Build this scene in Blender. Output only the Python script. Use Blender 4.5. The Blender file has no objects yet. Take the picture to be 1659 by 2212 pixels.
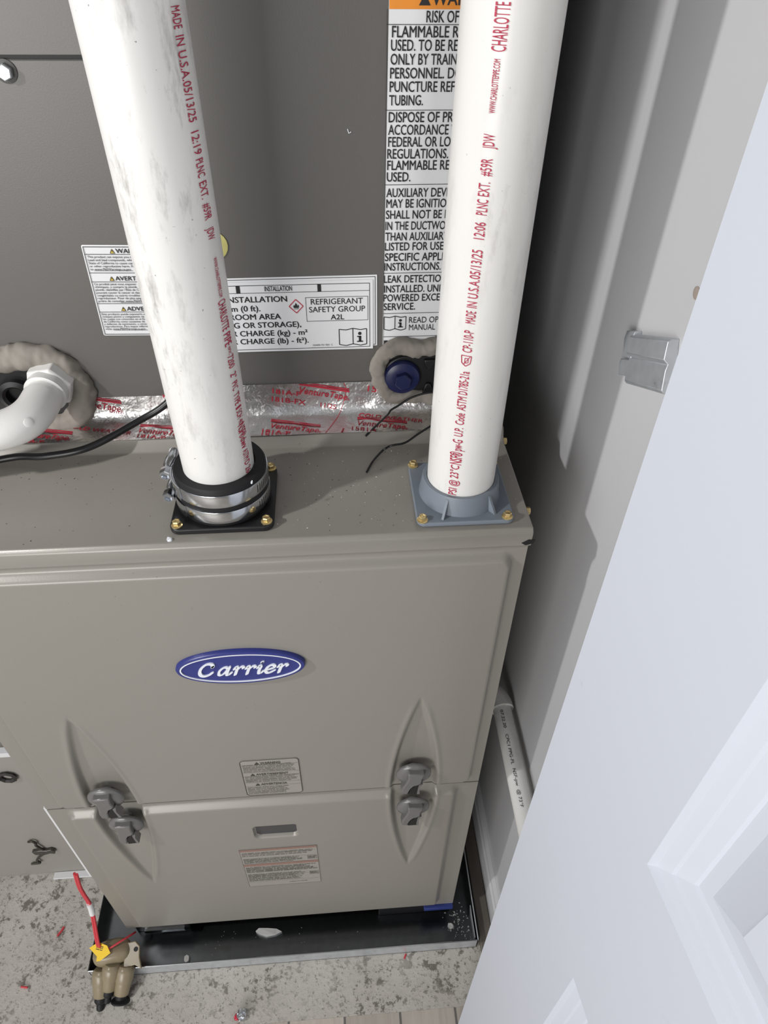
import bpy, bmesh, math, random
import numpy as np
from mathutils import Vector, Matrix

random.seed(7)
rng = np.random.default_rng(7)
C = bpy.context.scene.collection
PI = math.pi

# ------------------------------------------------------------------ camera
scene = bpy.context.scene
cam_d = bpy.data.cameras.new('camera')
cam_d.sensor_fit = 'VERTICAL'
cam_d.sensor_height = 24.0
cam_d.lens = 24.0 * 1500.22 / 2212.0
cam_d.clip_start = 0.02
cam = bpy.data.objects.new('camera', cam_d)
C.objects.link(cam)
Rt = Vector((0.99712557, -0.07477864, 0.01219632))
Up = Vector((0.04080319, 0.66562157, 0.74517315))
Fw = Vector((0.06384116, 0.74253355, -0.6667595))
M = Matrix((( Rt.x, Up.x, -Fw.x, 0.385039), (Rt.y, Up.y, -Fw.y, -0.433959), (Rt.z, Up.z, -Fw.z, 1.304546), (0, 0, 0, 1)))
cam.matrix_world = M
scene.camera = cam

# ------------------------------------------------------------------ light
scene.view_settings.view_transform = 'Standard'
scene.view_settings.look = 'None'
scene.view_settings.gamma = 1.0
scene.view_settings.exposure = 0.0
world = bpy.data.worlds.new('room_light')
scene.world = world
world.use_nodes = True
bg = world.node_tree.nodes['Background']
bg.inputs['Color'].default_value = (0.97, 0.98, 1.0, 1)
bg.inputs['Strength'].default_value = 0.22

def area_light(name, loc, target, sx, sy, power, color=(1, 1, 1)):
    d = bpy.data.lights.new(name, 'AREA')
    d.shape = 'RECTANGLE'
    d.size, d.size_y = sx, sy
    d.energy = power
    d.color = color
    o = bpy.data.objects.new(name, d)
    C.objects.link(o)
    o.location = loc
    o.rotation_euler = (Vector(target) - Vector(loc)).to_track_quat('-Z', 'Y').to_euler()
    return o

area_light('work_lamp', (-0.60, -0.415, 1.64), (0.55, 0.05, 0.85), 0.05, 0.05, 9.0, (1.0, 0.985, 0.97))
area_light('side_fill', (-2.3, -2.1, 1.25), (0.45, 0.0, 0.75), 1.9, 1.7, 17, (0.94, 0.97, 1.0))  # unseen broad fill, added to lift the shaded right wall from the left
area_light('room_fill', (-0.95, -2.6, 1.10), (0.4, 0.1, 0.75), 1.3, 1.2, 46, (1.0, 0.985, 0.965))  # unseen soft fill, added to brighten the furnace front and the wall shadows

# ------------------------------------------------------------------ colour and materials
def lin(r, g, b):
    f = lambda c: (c / 255 / 12.92) if c / 255 <= 0.04045 else ((c / 255 + 0.055) / 1.055) ** 2.4
    return (f(r), f(g), f(b), 1.0)

class NT:
    def __init__(self, name):
        self.m = bpy.data.materials.new(name)
        self.m.use_nodes = True
        self.t = self.m.node_tree
        self.p = self.t.nodes['Principled BSDF']
    def node(self, kind, **kw):
        n = self.t.nodes.new(kind)
        for k, v in kw.items():
            if k.startswith('i_'):
                n.inputs[k[2:].replace('_', ' ')].default_value = v
            else:
                setattr(n, k, v)
        return n
    def link(self, a, b):
        self.t.links.new(a, b)
    def coords(self, scale=(1, 1, 1)):
        tc = self.node('ShaderNodeTexCoord')
        mp = self.node('ShaderNodeMapping')
        mp.inputs['Scale'].default_value = scale
        self.link(tc.outputs['Object'], mp.inputs['Vector'])
        return mp.outputs['Vector']
    def noise(self, vec, scale, detail=4, rough=0.55):
        n = self.node('ShaderNodeTexNoise')
        n.inputs['Scale'].default_value = scale
        n.inputs['Detail'].default_value = detail
        n.inputs['Roughness'].default_value = rough
        self.link(vec, n.inputs['Vector'])
        return n.outputs['Fac']
    def ramp(self, fac, a, b):
        r = self.node('ShaderNodeMapRange')
        r.inputs['From Min'].default_value = a
        r.inputs['From Max'].default_value = b
        self.link(fac, r.inputs['Value'])
        return r.outputs['Result']
    def mix(self, fac, a, b):
        x = self.node('ShaderNodeMix', data_type='RGBA')
        for sock, v in ((x.inputs['A'], a), (x.inputs['B'], b)):
            pass
        ins = [s for s in x.inputs if s.type == 'RGBA']
        for s, v in zip(ins, (a, b)):
            if isinstance(v, tuple): s.default_value = v
            else: self.link(v, s)
        f = [s for s in x.inputs if s.name == 'Factor' and s.type == 'VALUE'][0]
        if isinstance(fac, (int, float)): f.default_value = fac
        else: self.link(fac, f)
        return [s for s in x.outputs if s.type == 'RGBA'][0]
    def math(self, op, a, b):
        n = self.node('ShaderNodeMath', operation=op)
        for i, v in enumerate((a, b)):
            if isinstance(v, (int, float)): n.inputs[i].default_value = v
            else: self.link(v, n.inputs[i])
        return n.outputs[0]
    def bump(self, h, strength=0.2, dist=0.001):
        b = self.node('ShaderNodeBump')
        b.inputs['Strength'].default_value = strength
        b.inputs['Distance'].default_value = dist
        self.link(h, b.inputs['Height'])
        self.link(b.outputs['Normal'], self.p.inputs['Normal'])

def plain(name, col, rough=0.5, metal=0.0, spec=0.5, grain=0.06, gscale=60):
    n = NT(name)
    v = n.coords()
    f = n.noise(v, gscale)
    dark = tuple(c * (1 - grain) for c in col[:3]) + (1,)
    lite = tuple(min(1, c * (1 + grain)) for c in col[:3]) + (1,)
    n.link(n.mix(f, dark, lite), n.p.inputs['Base Color'])
    n.p.inputs['Roughness'].default_value = rough
    n.p.inputs['Metallic'].default_value = metal
    n.p.inputs['Specular IOR Level'].default_value = spec
    return n.m

def make_paint(name, col, rough=0.3, metal=0.0):
    n = NT(name)
    v = n.coords()
    big = n.noise(v, 3.0, 2)
    fine = n.noise(v, 900, 2)
    specks = n.ramp(n.noise(v, 330, 2, 0.4), 0.74, 0.77)
    base = n.mix(big, tuple(c * 0.96 for c in col[:3]) + (1,), tuple(c * 1.04 for c in col[:3]) + (1,))
    base = n.mix(n.math('MULTIPLY', specks, 0.3), base, (0.08, 0.075, 0.07, 1))
    n.link(base, n.p.inputs['Base Color'])
    n.p.inputs['Roughness'].default_value = rough
    n.p.inputs['Specular IOR Level'].default_value = 0.5
    n.p.inputs['Metallic'].default_value = metal
    n.bump(fine, 0.12, 0.0004)
    return n.m

def make_pvc(name, scuff=0.5, seed=0.0):
    n = NT(name)
    tc = n.coords((1, 1, 0.28))
    mp = n.node('ShaderNodeMapping')
    mp.inputs['Location'].default_value = (seed, seed * 0.7, seed * 0.3)
    n.link(tc, mp.inputs['Vector'])
    v = mp.outputs['Vector']
    big = n.noise(v, 14, 4, 0.6)
    streak = n.noise(v, 70, 6, 0.72)
    s = n.math('MULTIPLY', n.ramp(big, 0.46, 0.66), n.ramp(streak, 0.50, 0.70))
    s = n.math('MULTIPLY', s, 0.85 * scuff)
    fl = n.node('ShaderNodeMapping')
    fl.inputs['Location'].default_value = (seed, seed, seed)
    n.link(n.coords(), fl.inputs['Vector'])
    flecks = n.math('MULTIPLY', n.ramp(n.noise(fl.outputs['Vector'], 300, 3, 0.5), 0.72, 0.77), 0.9 * scuff)
    c = n.mix(s, lin(224, 223, 220), lin(118, 115, 112))
    c = n.mix(flecks, c, lin(95, 92, 90))
    n.link(c, n.p.inputs['Base Color'])
    n.p.inputs['Roughness'].default_value = 0.32
    n.p.inputs['Subsurface Weight'].default_value = 0.0
    return n.m

def make_concrete():
    n = NT('whitewashed_concrete')
    v = n.coords()
    big = n.noise(v, 6, 5, 0.6)
    mid = n.noise(v, 62, 6, 0.72)
    small = n.noise(v, 210, 5, 0.7)
    chips = n.math('MULTIPLY', n.ramp(mid, 0.535, 0.60), n.ramp(big, 0.38, 0.56))
    pits = n.ramp(small, 0.56, 0.66)
    base = n.mix(n.noise(v, 14, 6, 0.7), lin(168, 162, 154), lin(205, 201, 194))
    c = n.mix(n.math('MULTIPLY', chips, 0.85), base, lin(98, 92, 84))
    c = n.mix(n.math('MULTIPLY', pits, 0.75), c, lin(96, 90, 83))
    n.link(c, n.p.inputs['Base Color'])
    n.p.inputs['Roughness'].default_value = 0.8
    n.bump(n.math('ADD', mid, n.math('MULTIPLY', small, 0.5)), 0.5, 0.003)
    return n.m

def make_tile():
    n = NT('wood_look_tile')
    v = n.coords((1, 1, 1))
    br = n.node('ShaderNodeTexBrick')
    br.offset = 0.5
    br.inputs['Scale'].default_value = 1.0
    br.inputs['Brick Width'].default_value = 0.6
    br.inputs['Row Height'].default_value = 0.09
    br.inputs['Mortar Size'].default_value = 0.002
    br.inputs['Color1'].default_value = lin(196, 188, 178)
    br.inputs['Color2'].default_value = lin(178, 170, 160)
    br.inputs['Mortar'].default_value = lin(105, 102, 100)
    mp = n.node('ShaderNodeMapping')
    mp.inputs['Rotation'].default_value = (0, 0, PI / 2)
    n.link(v, mp.inputs['Vector'])
    n.link(mp.outputs['Vector'], br.inputs['Vector'])
    st = n.noise(n.coords((60, 4, 4)), 3, 5, 0.6)
    c = n.mix(n.math('MULTIPLY', n.ramp(st, 0.4, 0.75), 0.35), br.outputs['Color'], lin(140, 130, 120))
    n.link(c, n.p.inputs['Base Color'])
    n.p.inputs['Roughness'].default_value = 0.4
    return n.m

def make_foil():
    n = NT('aluminium_foil')
    v = n.coords()
    a = n.noise(v, 28, 4, 0.6)
    b = n.noise(v, 120, 3, 0.6)
    n.p.inputs['Base Color'].default_value = (0.80, 0.79, 0.78, 1)
    n.p.inputs['Metallic'].default_value = 1.0
    n.p.inputs['Roughness'].default_value = 0.30
    n.bump(n.math('ADD', a, n.math('MULTIPLY', b, 0.3)), 0.55, 0.006)
    return n.m

def make_galv(name, col, rough, metal=1.0):
    n = NT(name)
    v = n.coords()
    vo = n.node('ShaderNodeTexVoronoi')
    vo.inputs['Scale'].default_value = 90
    n.link(v, vo.inputs['Vector'])
    c = n.mix(vo.outputs['Distance'], tuple(x * 0.85 for x in col[:3]) + (1,), col)
    dirt = n.math('MULTIPLY', n.ramp(n.noise(v, 45, 5, 0.7), 0.60, 0.72), 0.4)
    n.link(n.mix(dirt, c, (0.16, 0.15, 0.14, 1)), n.p.inputs['Base Color'])
    n.p.inputs['Metallic'].default_value = metal
    n.p.inputs['Roughness'].default_value = rough
    n.bump(n.noise(v, 25, 3), 0.15, 0.002)
    return n.m

def make_wall(name, col, marks=0.3):
    n = NT(name)
    v = n.coords()
    f = n.noise(v, 4, 3)
    m = n.math('MULTIPLY', n.math('MULTIPLY', n.ramp(n.noise(v, 30, 5, 0.7), 0.66, 0.74), n.ramp(n.noise(v, 6, 2), 0.5, 0.6)), marks)
    c = n.mix(f, tuple(x * 0.97 for x in col[:3]) + (1,), col)
    n.link(n.mix(m, c, lin(120, 112, 105)), n.p.inputs['Base Color'])
    n.p.inputs['Roughness'].default_value = 0.55
    n.bump(n.noise(v, 220, 3), 0.08, 0.0006)
    return n.m

PAINT = make_paint('taupe_furnace_enamel', lin(143, 139, 132), 0.36, 0.12)
PAINT_COIL = make_paint('grey_cabinet_enamel', lin(94, 92, 89), 0.40, 0.10)
KNOB = plain('grey_latch_plastic', lin(104, 103, 102), 0.25)
DARK = plain('black_void', lin(16, 16, 17), 0.6)
RUBBER = plain('black_rubber', lin(30, 30, 32), 0.55, spec=0.3)
BLACKPL = plain('black_plastic', lin(24, 24, 26), 0.4)
GREYPVC = plain('grey_moulded_plastic', lin(118, 126, 136), 0.45)
PVC_L = make_pvc('scuffed_white_pipe', 0.95, 3.1)
PVC_R = make_pvc('clean_white_pipe', 0.45, 8.4)
PVC_F = make_pvc('white_fitting_plastic', 0.25, 1.7)
PVC_B = make_pvc('dusty_white_pipe', 0.25, 5.3)
REDINK = plain('crimson_ink', lin(176, 34, 70), 0.5, grain=0.15, gscale=400)
TAPEINK = plain('red_tape_ink', lin(172, 40, 58), 0.45)
BLACKINK = plain('black_ink', lin(28, 28, 30), 0.5)
GREYINK = plain('grey_ink', lin(92, 90, 90), 0.5)
LABEL = plain('white_label_vinyl', lin(222, 223, 225), 0.42, grain=0.01)
DOORLABEL = plain('clear_grey_label', lin(150, 146, 139), 0.25, grain=0.02)
DOORINK = plain('faded_label_ink', lin(108, 104, 98), 0.5)
GREYINK2 = plain('dark_label_ink', lin(58, 56, 53), 0.5)
DOORRED = plain('faded_red_band', lin(138, 108, 98), 0.45)
ORANGE = plain('orange_band', lin(226, 140, 44), 0.45)
YELLOW = plain('warning_yellow', lin(226, 196, 70), 0.5)
REDLINE = plain('red_line', lin(190, 50, 70), 0.5)
BRASS = plain('yellow_zinc', lin(222, 198, 142), 0.28, 0.85)
STEEL = plain('bright_steel', lin(205, 208, 212), 0.18, 1.0)
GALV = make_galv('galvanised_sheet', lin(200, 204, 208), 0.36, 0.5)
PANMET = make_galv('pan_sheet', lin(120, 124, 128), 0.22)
FOIL = make_foil()
PUTTYM = plain('grey_putty', lin(138, 132, 124), 0.8, grain=0.16, gscale=70)
BLUE = plain('navy_badge', lin(44, 52, 122), 0.35, grain=0.03)
BLUECAP = plain('navy_cap', lin(26, 32, 74), 0.35)
WHITEP = plain('white_enamel', lin(228, 232, 238), 0.3, grain=0.01)
WALLM = make_wall('wall_paint', lin(205, 205, 207), 0.5)
CEILM = make_wall('ceiling_paint', lin(150, 148, 146), 0.0)
DOORM = make_wall('door_paint', lin(200, 205, 215), 0.12)
TRIMM = make_wall('trim_paint', lin(218, 218, 220), 0.4)
BROWN = make_wall('dirty_wood', lin(112, 105, 97), 0.8)
CONC = make_concrete()
TILE = make_tile()
BOXM = make_wall('dull_metal_panel', lin(150, 146, 140), 0.8)
TAN = plain('olive_tan_plastic', lin(140, 128, 104), 0.3)
REDWIRE = plain('red_wire', lin(204, 62, 72), 0.45)
WHITEV = plain('white_sleeve', lin(225, 225, 225), 0.5)
YTAG = plain('yellow_tag_vinyl', lin(236, 196, 20), 0.45)
BLACKCAB = plain('black_cable', lin(22, 22, 24), 0.35)
YFOAM = plain('yellow_insulation', lin(196, 188, 120), 0.9, grain=0.2)
BLUEFOAM = plain('blue_pad', lin(36, 52, 118), 0.6)
PAPER = plain('white_paper', lin(225, 225, 222), 0.7)

# ------------------------------------------------------------------ helpers
class MB:
    def __init__(self):
        self.v, self.f = [], []
    def add(self, verts, faces):
        o = len(self.v)
        self.v += [tuple(map(float, p)) for p in verts]
        self.f += [tuple(i + o for i in f) for f in faces]
        return self
    def box(self, x0, x1, y0, y1, z0, z1):
        return self.add([(x0, y0, z0), (x1, y0, z0), (x1, y1, z0), (x0, y1, z0), (x0, y0, z1), (x1, y0, z1), (x1, y1, z1), (x0, y1, z1)],
                        [(0, 3, 2, 1), (4, 5, 6, 7), (0, 1, 5, 4), (1, 2, 6, 5), (2, 3, 7, 6), (3, 0, 4, 7)])
    def lathe(self, prof, n=48, mat=None, a0=0.0):
        """prof: list of (r, z) revolved round the local z axis"""
        vs = []
        for r, z in prof:
            for i in range(n):
                a = a0 + 2 * PI * i / n
                p = Vector((r * math.cos(a), r * math.sin(a), z))
                vs.append(mat @ p if mat else p)
        fs = []
        for k in range(len(prof) - 1):
            for i in range(n):
                j = (i + 1) % n
                fs.append((k * n + i, k * n + j, (k + 1) * n + j, (k + 1) * n + i))
        if prof[0][0] > 1e-6: fs.append(tuple(range(n - 1, -1, -1)))
        if prof[-1][0] > 1e-6: fs.append(tuple((len(prof) - 1) * n + i for i in range(n)))
        return self.add(vs, fs)
    def ring(self, prof, n=48, mat=None):
        """closed profile revolved: a hollow ring"""
        vs, fs, m = [], [], len(prof)
        for r, z in prof:
            for i in range(n):
                a = 2 * PI * i / n
                p = Vector((r * math.cos(a), r * math.sin(a), z))
                vs.append(mat @ p if mat else p)
        for k in range(m):
            k2 = (k + 1) % m
            for i in range(n):
                j = (i + 1) % n
                fs.append((k * n + i, k * n + j, k2 * n + j, k2 * n + i))
        return self.add(vs, fs)
    def tube(self, pts, rad, n=12, closed=False, sx=1.0):
        pts = [Vector(p) for p in pts]
        m = len(pts)
        rads = rad if isinstance(rad, (list, tuple, np.ndarray)) else [rad] * m
        ref = None
        vs, fs = [], []
        for i, p in enumerate(pts):
            a = pts[(i - 1) % m] if (closed or i > 0) else pts[0]
            b = pts[(i + 1) % m] if (closed or i < m - 1) else pts[-1]
            t = (b - a).normalized()
            if ref is None:
                ref = Vector((0, 0, 1)) if abs(t.z) < 0.9 else Vector((1, 0, 0))
            u = (ref - t * ref.dot(t)).normalized()
            w = t.cross(u)
            ref = u
            for k in range(n):
                an = 2 * PI * k / n
                vs.append(p + (u * math.cos(an) * sx + w * math.sin(an)) * rads[i])
        for i in range(m if closed else m - 1):
            i2 = (i + 1) % m
            for k in range(n):
                k2 = (k + 1) % n
                fs.append((i * n + k, i * n + k2, i2 * n + k2, i2 * n + k))
        if not closed:
            fs.append(tuple(range(n - 1, -1, -1)))
            fs.append(tuple((m - 1) * n + k for k in range(n)))
        return self.add(vs, fs)
    def prism(self, poly, mat, h):
        """poly: 2d outline in the local xy plane, extruded from z=0 to z=h, placed by mat"""
        n = len(poly)
        vs = [mat @ Vector((x, y, 0)) for x, y in poly] + [mat @ Vector((x, y, h)) for x, y in poly]
        fs = [tuple(range(n - 1, -1, -1)), tuple(range(n, 2 * n))]
        fs += [(i, (i + 1) % n, n + (i + 1) % n, n + i) for i in range(n)]
        return self.add(vs, fs)
    def build(self, name, mat, parent=None, smooth=35, bevel=0, seg=2):
        me = bpy.data.meshes.new(name)
        me.from_pydata(self.v, [], self.f)
        me.validate()
        bm = bmesh.new()
        bm.from_mesh(me)
        bmesh.ops.recalc_face_normals(bm, faces=bm.faces)
        bm.to_mesh(me)
        bm.free()
        me.materials.append(mat)
        if smooth:
            me.shade_smooth()
            me.set_sharp_from_angle(angle=math.radians(smooth))
        o = bpy.data.objects.new(name, me)
        C.objects.link(o)
        if bevel:
            md = o.modifiers.new('bevel', 'BEVEL')
            md.width = bevel
            md.segments = seg
            md.limit_method = 'ANGLE'
            md.angle_limit = math.radians(40)
        if parent:
            link_to(o, parent)
        return o

ROOTLOC = {}
def link_to(o, parent):
    o.parent = parent
    # parts are modelled in world coordinates; only a thing's Empty is moved off the origin
    o.matrix_parent_inverse = Matrix.Translation(-ROOTLOC.get(parent.name, Vector((0, 0, 0))))

def tag(o, label=None, cat=None, group=None, kind=None):
    if label: o['label'] = label
    if cat: o['category'] = cat
    if group: o['group'] = group
    if kind: o['kind'] = kind
    return o

def thing(name, loc, label, cat, group=None):
    o = bpy.data.objects.new(name, None)
    o.empty_display_size = 0.02
    C.objects.link(o)
    o.location = loc
    ROOTLOC[o.name] = Vector(loc)
    return tag(o, label, cat, group)

def struct(o):
    o['kind'] = 'structure'
    return o

def copy_tree(src, parent=None, move=None):
    c = src.copy()
    C.objects.link(c)
    if parent is not None: c.parent = parent
    if src.name in ROOTLOC: ROOTLOC[c.name] = ROOTLOC[src.name].copy()
    for ch in list(src.children): copy_tree(ch, c)
    if move is not None:
        c.location = Vector(c.location) + Vector(move)
    return c

def rot_to(axis, loc=(0, 0, 0)):
    """matrix taking local z to axis, at loc"""
    q = Vector(axis).normalized().to_track_quat('Z', 'Y')
    return Matrix.Translation(Vector(loc)) @ q.to_matrix().to_4x4()

def bez(pts, n=24):
    """Catmull-Rom through the points"""
    P = [Vector(p) for p in pts]
    out = []
    for i in range(len(P) - 1):
        p0 = P[i - 1] if i else P[0] * 2 - P[1]
        p1, p2 = P[i], P[i + 1]
        p3 = P[i + 2] if i + 2 < len(P) else P[-1] * 2 - P[-2]
        for k in range(n):
            t = k / n
            out.append(0.5 * ((2 * p1) + (p2 - p0) * t + (2 * p0 - 5 * p1 + 4 * p2 - p3) * t * t + (3 * p1 - p0 - 3 * p2 + p3) * t ** 3))
    out.append(P[-1])
    return out

def rrect(x0, x1, y0, y1, r, n=6):
    out = []
    for cx, cy, a in ((x1 - r, y1 - r, 0), (x0 + r, y1 - r, PI / 2), (x0 + r, y0 + r, PI), (x1 - r, y0 + r, 1.5 * PI)):
        for k in range(n + 1):
            t = a + PI / 2 * k / n
            out.append((cx + r * math.cos(t), cy + r * math.sin(t)))
    return out

# plane with local (x, y) -> world (x, -, z), local z pointing to -Y (towards the room)
def front(y):
    return Matrix(((1, 0, 0, 0), (0, 0, -1, y), (0, 1, 0, 0), (0, 0, 0, 1)))

# ---- lettering: the built-in font turned into plain meshes
_tc = {}
def glyphs(s, bold=0.0):
    """flat lettering; bold is a sideways spread in em, made of slightly staggered copies"""
    if s not in _tc:
        c = bpy.data.curves.new('lettering', 'FONT')
        c.body = s
        c.size = 1.0
        c.resolution_u = 3
        o = bpy.data.objects.new('lettering', c)
        C.objects.link(o)
        e = o.evaluated_get(bpy.context.evaluated_depsgraph_get())
        me = e.to_mesh()
        v = np.array([tuple(p.co[:2]) + (0.0,) for p in me.vertices]) if len(me.vertices) else np.zeros((0, 3))
        f = [tuple(p.vertices) for p in me.polygons]
        e.to_mesh_clear()
        bpy.data.objects.remove(o)
        bpy.data.curves.remove(c)
        _tc[s] = (v, f)
    v, f = _tc[s]
    if bold <= 0: return v, f
    n = len(v)
    shifts = ((-bold, 0, 0), (bold, 0, 1), (0, bold * 0.55, 2), (0, -bold * 0.55, 3))
    vs = np.concatenate([v + np.array([a, b, k]) for a, b, k in shifts])
    fs = [tuple(i + k * n for i in q) for k in range(len(shifts)) for q in f]
    return vs, fs
CAP = glyphs('H')[0][:, 1].max()

def txt(s, x, y, cap, width=None, align='L', bold=0.0, xs=1.0, shear=0.0):
    """2d lettering: returns verts (n,2), faces; x,y = left (or centre / right) end of the baseline"""
    v, f = glyphs(s, bold)
    v = v.copy()
    v[:, 0] -= v[:, 0].min()
    k = cap / CAP
    v[:, 1] *= k
    if width: v[:, 0] *= width / v[:, 0].max()
    else: v[:, 0] *= k * xs
    w = v[:, 0].max()
    v[:, 0] += v[:, 1] * shear
    v[:, 0] += x - (0 if align == 'L' else w / 2 if align == 'C' else w)
    v[:, 1] += y
    return v, f

def quad(x0, x1, y0, y1):
    return np.array([(x0, y0), (x1, y0), (x1, y1), (x0, y1)]), [(0, 1, 2, 3)]

def line2(p, q, w):
    p, q = np.array(p, float), np.array(q, float)
    d = (q - p) / np.linalg.norm(q - p)
    n = np.array([-d[1], d[0]]) * w / 2
    return np.array([p - n, q - n, q + n, p + n]), [(0, 1, 2, 3)]

def frame2(x0, x1, y0, y1, w):
    return [quad(x0, x1, y0, y0 + w), quad(x0, x1, y1 - w, y1), quad(x0, x0 + w, y0, y1), quad(x1 - w, x1, y0, y1)]

def outline2(poly, w, closed=True):
    out = []
    n = len(poly)
    for i in range(n if closed else n - 1):
        out.append(line2(poly[i], poly[(i + 1) % n], w))
    return out

def print_on(name, items, mat, parent, fmap):
    mb = MB()
    lay = []
    for v, f in items:
        for p in v:
            q = fmap(p[0], p[1])
            lay.append(p[2] if len(p) > 2 else 0)
            mb.v.append((q[0], q[1] - lay[-1] * 1.5e-5, q[2]))
        mb.f += [tuple(i + len(mb.v) - len(v) for i in q) for q in f]
    me = bpy.data.meshes.new(name)
    me.from_pydata(mb.v, [], mb.f)
    me.materials.append(mat)
    o = bpy.data.objects.new(name, me)
    C.objects.link(o)
    link_to(o, parent)
    return o

def smear_lines(x0, x1, ys, h, gap=0.12):
    """illegible small print: broken dashes of uneven length"""
    out = []
    for y in ys:
        x = x0
        end = x1 - random.random() * (x1 - x0) * 0.18
        while x < end:
            l = random.uniform(0.6, 3.2) * h * 2
            e = min(end, x + l)
            k = h * random.uniform(0.6, 1.0)
            out.append(quad(x, e, y, y + k))
            x = e + h * random.uniform(0.35, 0.8)
    return out

def triangle_sign(x, y, s):
    return [(np.array([(x - s, y), (x + s, y), (x, y + s * 1.75)]), [(0, 1, 2)])]

# ------------------------------------------------------------------ the room
FZ = -0.055
WX = 0.632
struct(MB().box(-3.0, WX + 1.5, -0.138, 1.2, FZ - 0.06, FZ).build('floor', CONC))
struct(MB().box(-3.0, 2.2, -3.6, -0.1382, FZ - 0.06, FZ - 0.001).build('floor', TILE))
wr = struct(MB().box(WX, WX + 0.12, -0.17, 1.2, FZ, 2.40).build('wall_right', WALLM))
struct(MB().box(-0.62, WX, 1.08, 1.2, FZ, 2.40).build('wall_back', WALLM))
struct(MB().box(-0.74, -0.62, -0.17, 1.2, FZ, 2.40).build('wall_left', WALLM))
struct(MB().box(-0.74, WX + 0.12, -0.17, 1.2, 2.40, 2.50).build('ceiling', CEILM))
# baseboard with a small ledge on top
bb = MB().prism([(0, 0), (0.012, 0), (0.012, 0.062), (0.009, 0.066), (0.009, 0.074), (0.004, 0.082), (0, 0.082)],
                Matrix(((-1, 0, 0, WX), (0, 0, 1, -0.16), (0, 1, 0, FZ), (0, 0, 0, 1))), 1.2)
struct(bb.build('baseboard_right', TRIMM, smooth=20))
struct(MB().box(0.5965, 0.6195, -0.13, 0.9, FZ, FZ + 0.012).build('trim_1', BROWN, bevel=0.002))
# hinge jamb of the closet opening, behind the open door
struct(MB().box(0.588, WX, -0.20, -0.125, FZ, 2.2).build('trim_2', TRIMM, bevel=0.002))
# nail holes and scuffs in the wall
mb = MB()
for y, z, r in ((-0.0023, 1.1043, 0.0045), (-0.0245, 1.131, 0.003)):
    mb.lathe([(0, 0.0006), (r * 0.6, 0.0010), (r, 0.0004)], 14, rot_to((-1, 0, 0), (WX, y, z)))
mb.build('nail_hole', plain('nail_rust', lin(165, 152, 142), 0.8), wr)

# ------------------------------------------------------------------ open panel door
E0 = Vector((0.535, -0.173, 0))
DD = Vector((0.104, -0.995, 0)).normalized()      # from the free edge towards the room
DN = Vector((-DD.y, DD.x, 0)) * -1                # face normal, towards the furnace side
if DN.x > 0: DN = -DN
T = 0.035
def dpt(u, z, d):
    return E0 + DD * u + DN * d + Vector((0, 0, z))
DW, D0, D1 = 0.71, -0.047, 1.98
us = [0, 0.1165, 0.319, 0.391, 0.5935, DW]
zs = [D0, 0.19, 0.693, 0.904, 1.50, 1.60, 1.87, D1]
door_mb = MB()
# back and edges as a slab, the visible face recessed panel by panel
def dface(u0, u1, z0, z1, d=0.0):
    door_mb.add([dpt(u0, z0, d), dpt(u1, z0, d), dpt(u1, z1, d), dpt(u0, z1, d)], [(0, 1, 2, 3)])
for i in range(5):
    for j in range(7):
        if i in (1, 3) and j in (1, 3, 5):
            continue
        dface(us[i], us[i + 1], zs[j], zs[j + 1])
for s in ((0, 0), (DW, DW)):
    door_mb.add([dpt(s[0], D0, 0), dpt(s[0], D0, -T), dpt(s[0], D1, -T), dpt(s[0], D1, 0)], [(0, 1, 2, 3)])
for z in (D0, D1):
    door_mb.add([dpt(0, z, 0), dpt(DW, z, 0), dpt(DW, z, -T), dpt(0, z, -T)], [(0, 1, 2, 3)])
door_mb.add([dpt(0, D0, -T), dpt(DW, D0, -T), dpt(DW, D1, -T), dpt(0, D1, -T)], [(0, 1, 2, 3)])
door = struct(door_mb.build('door_1', DOORM, smooth=20))
def door_panel(u0, u1, z0, z1):
    mb = MB()
    rings = [(0, 0), (0.003, -0.0035), (0.010, -0.0060), (0.0115, -0.0075), (0.020, -0.0105), (0.0215, -0.0120), (0.030, -0.0120), (0.052, -0.0055), (0.054, -0.0045)]
    vs, fs = [], []
    for o, d in rings:
        vs += [dpt(u0 + o, z0 + o, d), dpt(u1 - o, z0 + o, d), dpt(u1 - o, z1 - o, d), dpt(u0 + o, z1 - o, d)]
    for k in range(len(rings) - 1):
        for i in range(4):
            j = (i + 1) % 4
            fs.append((4 * k + i, 4 * k + j, 4 * k + 4 + j, 4 * k + 4 + i))
    b = 4 * (len(rings) - 1)
    fs.append((b, b + 1, b + 2, b + 3))
    mb.add(vs, fs)
    return mb.build('door_panel', DOORM, door, smooth=12)
for i in (1, 3):
    for j in (1, 3, 5):
        door_panel(us[i], us[i + 1], zs[j], zs[j + 1])

# ------------------------------------------------------------------ the furnace
W, H, HS = 0.5527, 0.889, 0.433
fur = thing('furnace', (W / 2, 0.37, 0.0), 'taupe enamelled furnace with an oval blue badge on its front, standing in the metal pan', 'furnace')
MB().box(0.002, W - 0.002, 0.012, 0.74, 0.0, 0.869).build('cabinet', PAINT, fur, bevel=0.002)
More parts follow.
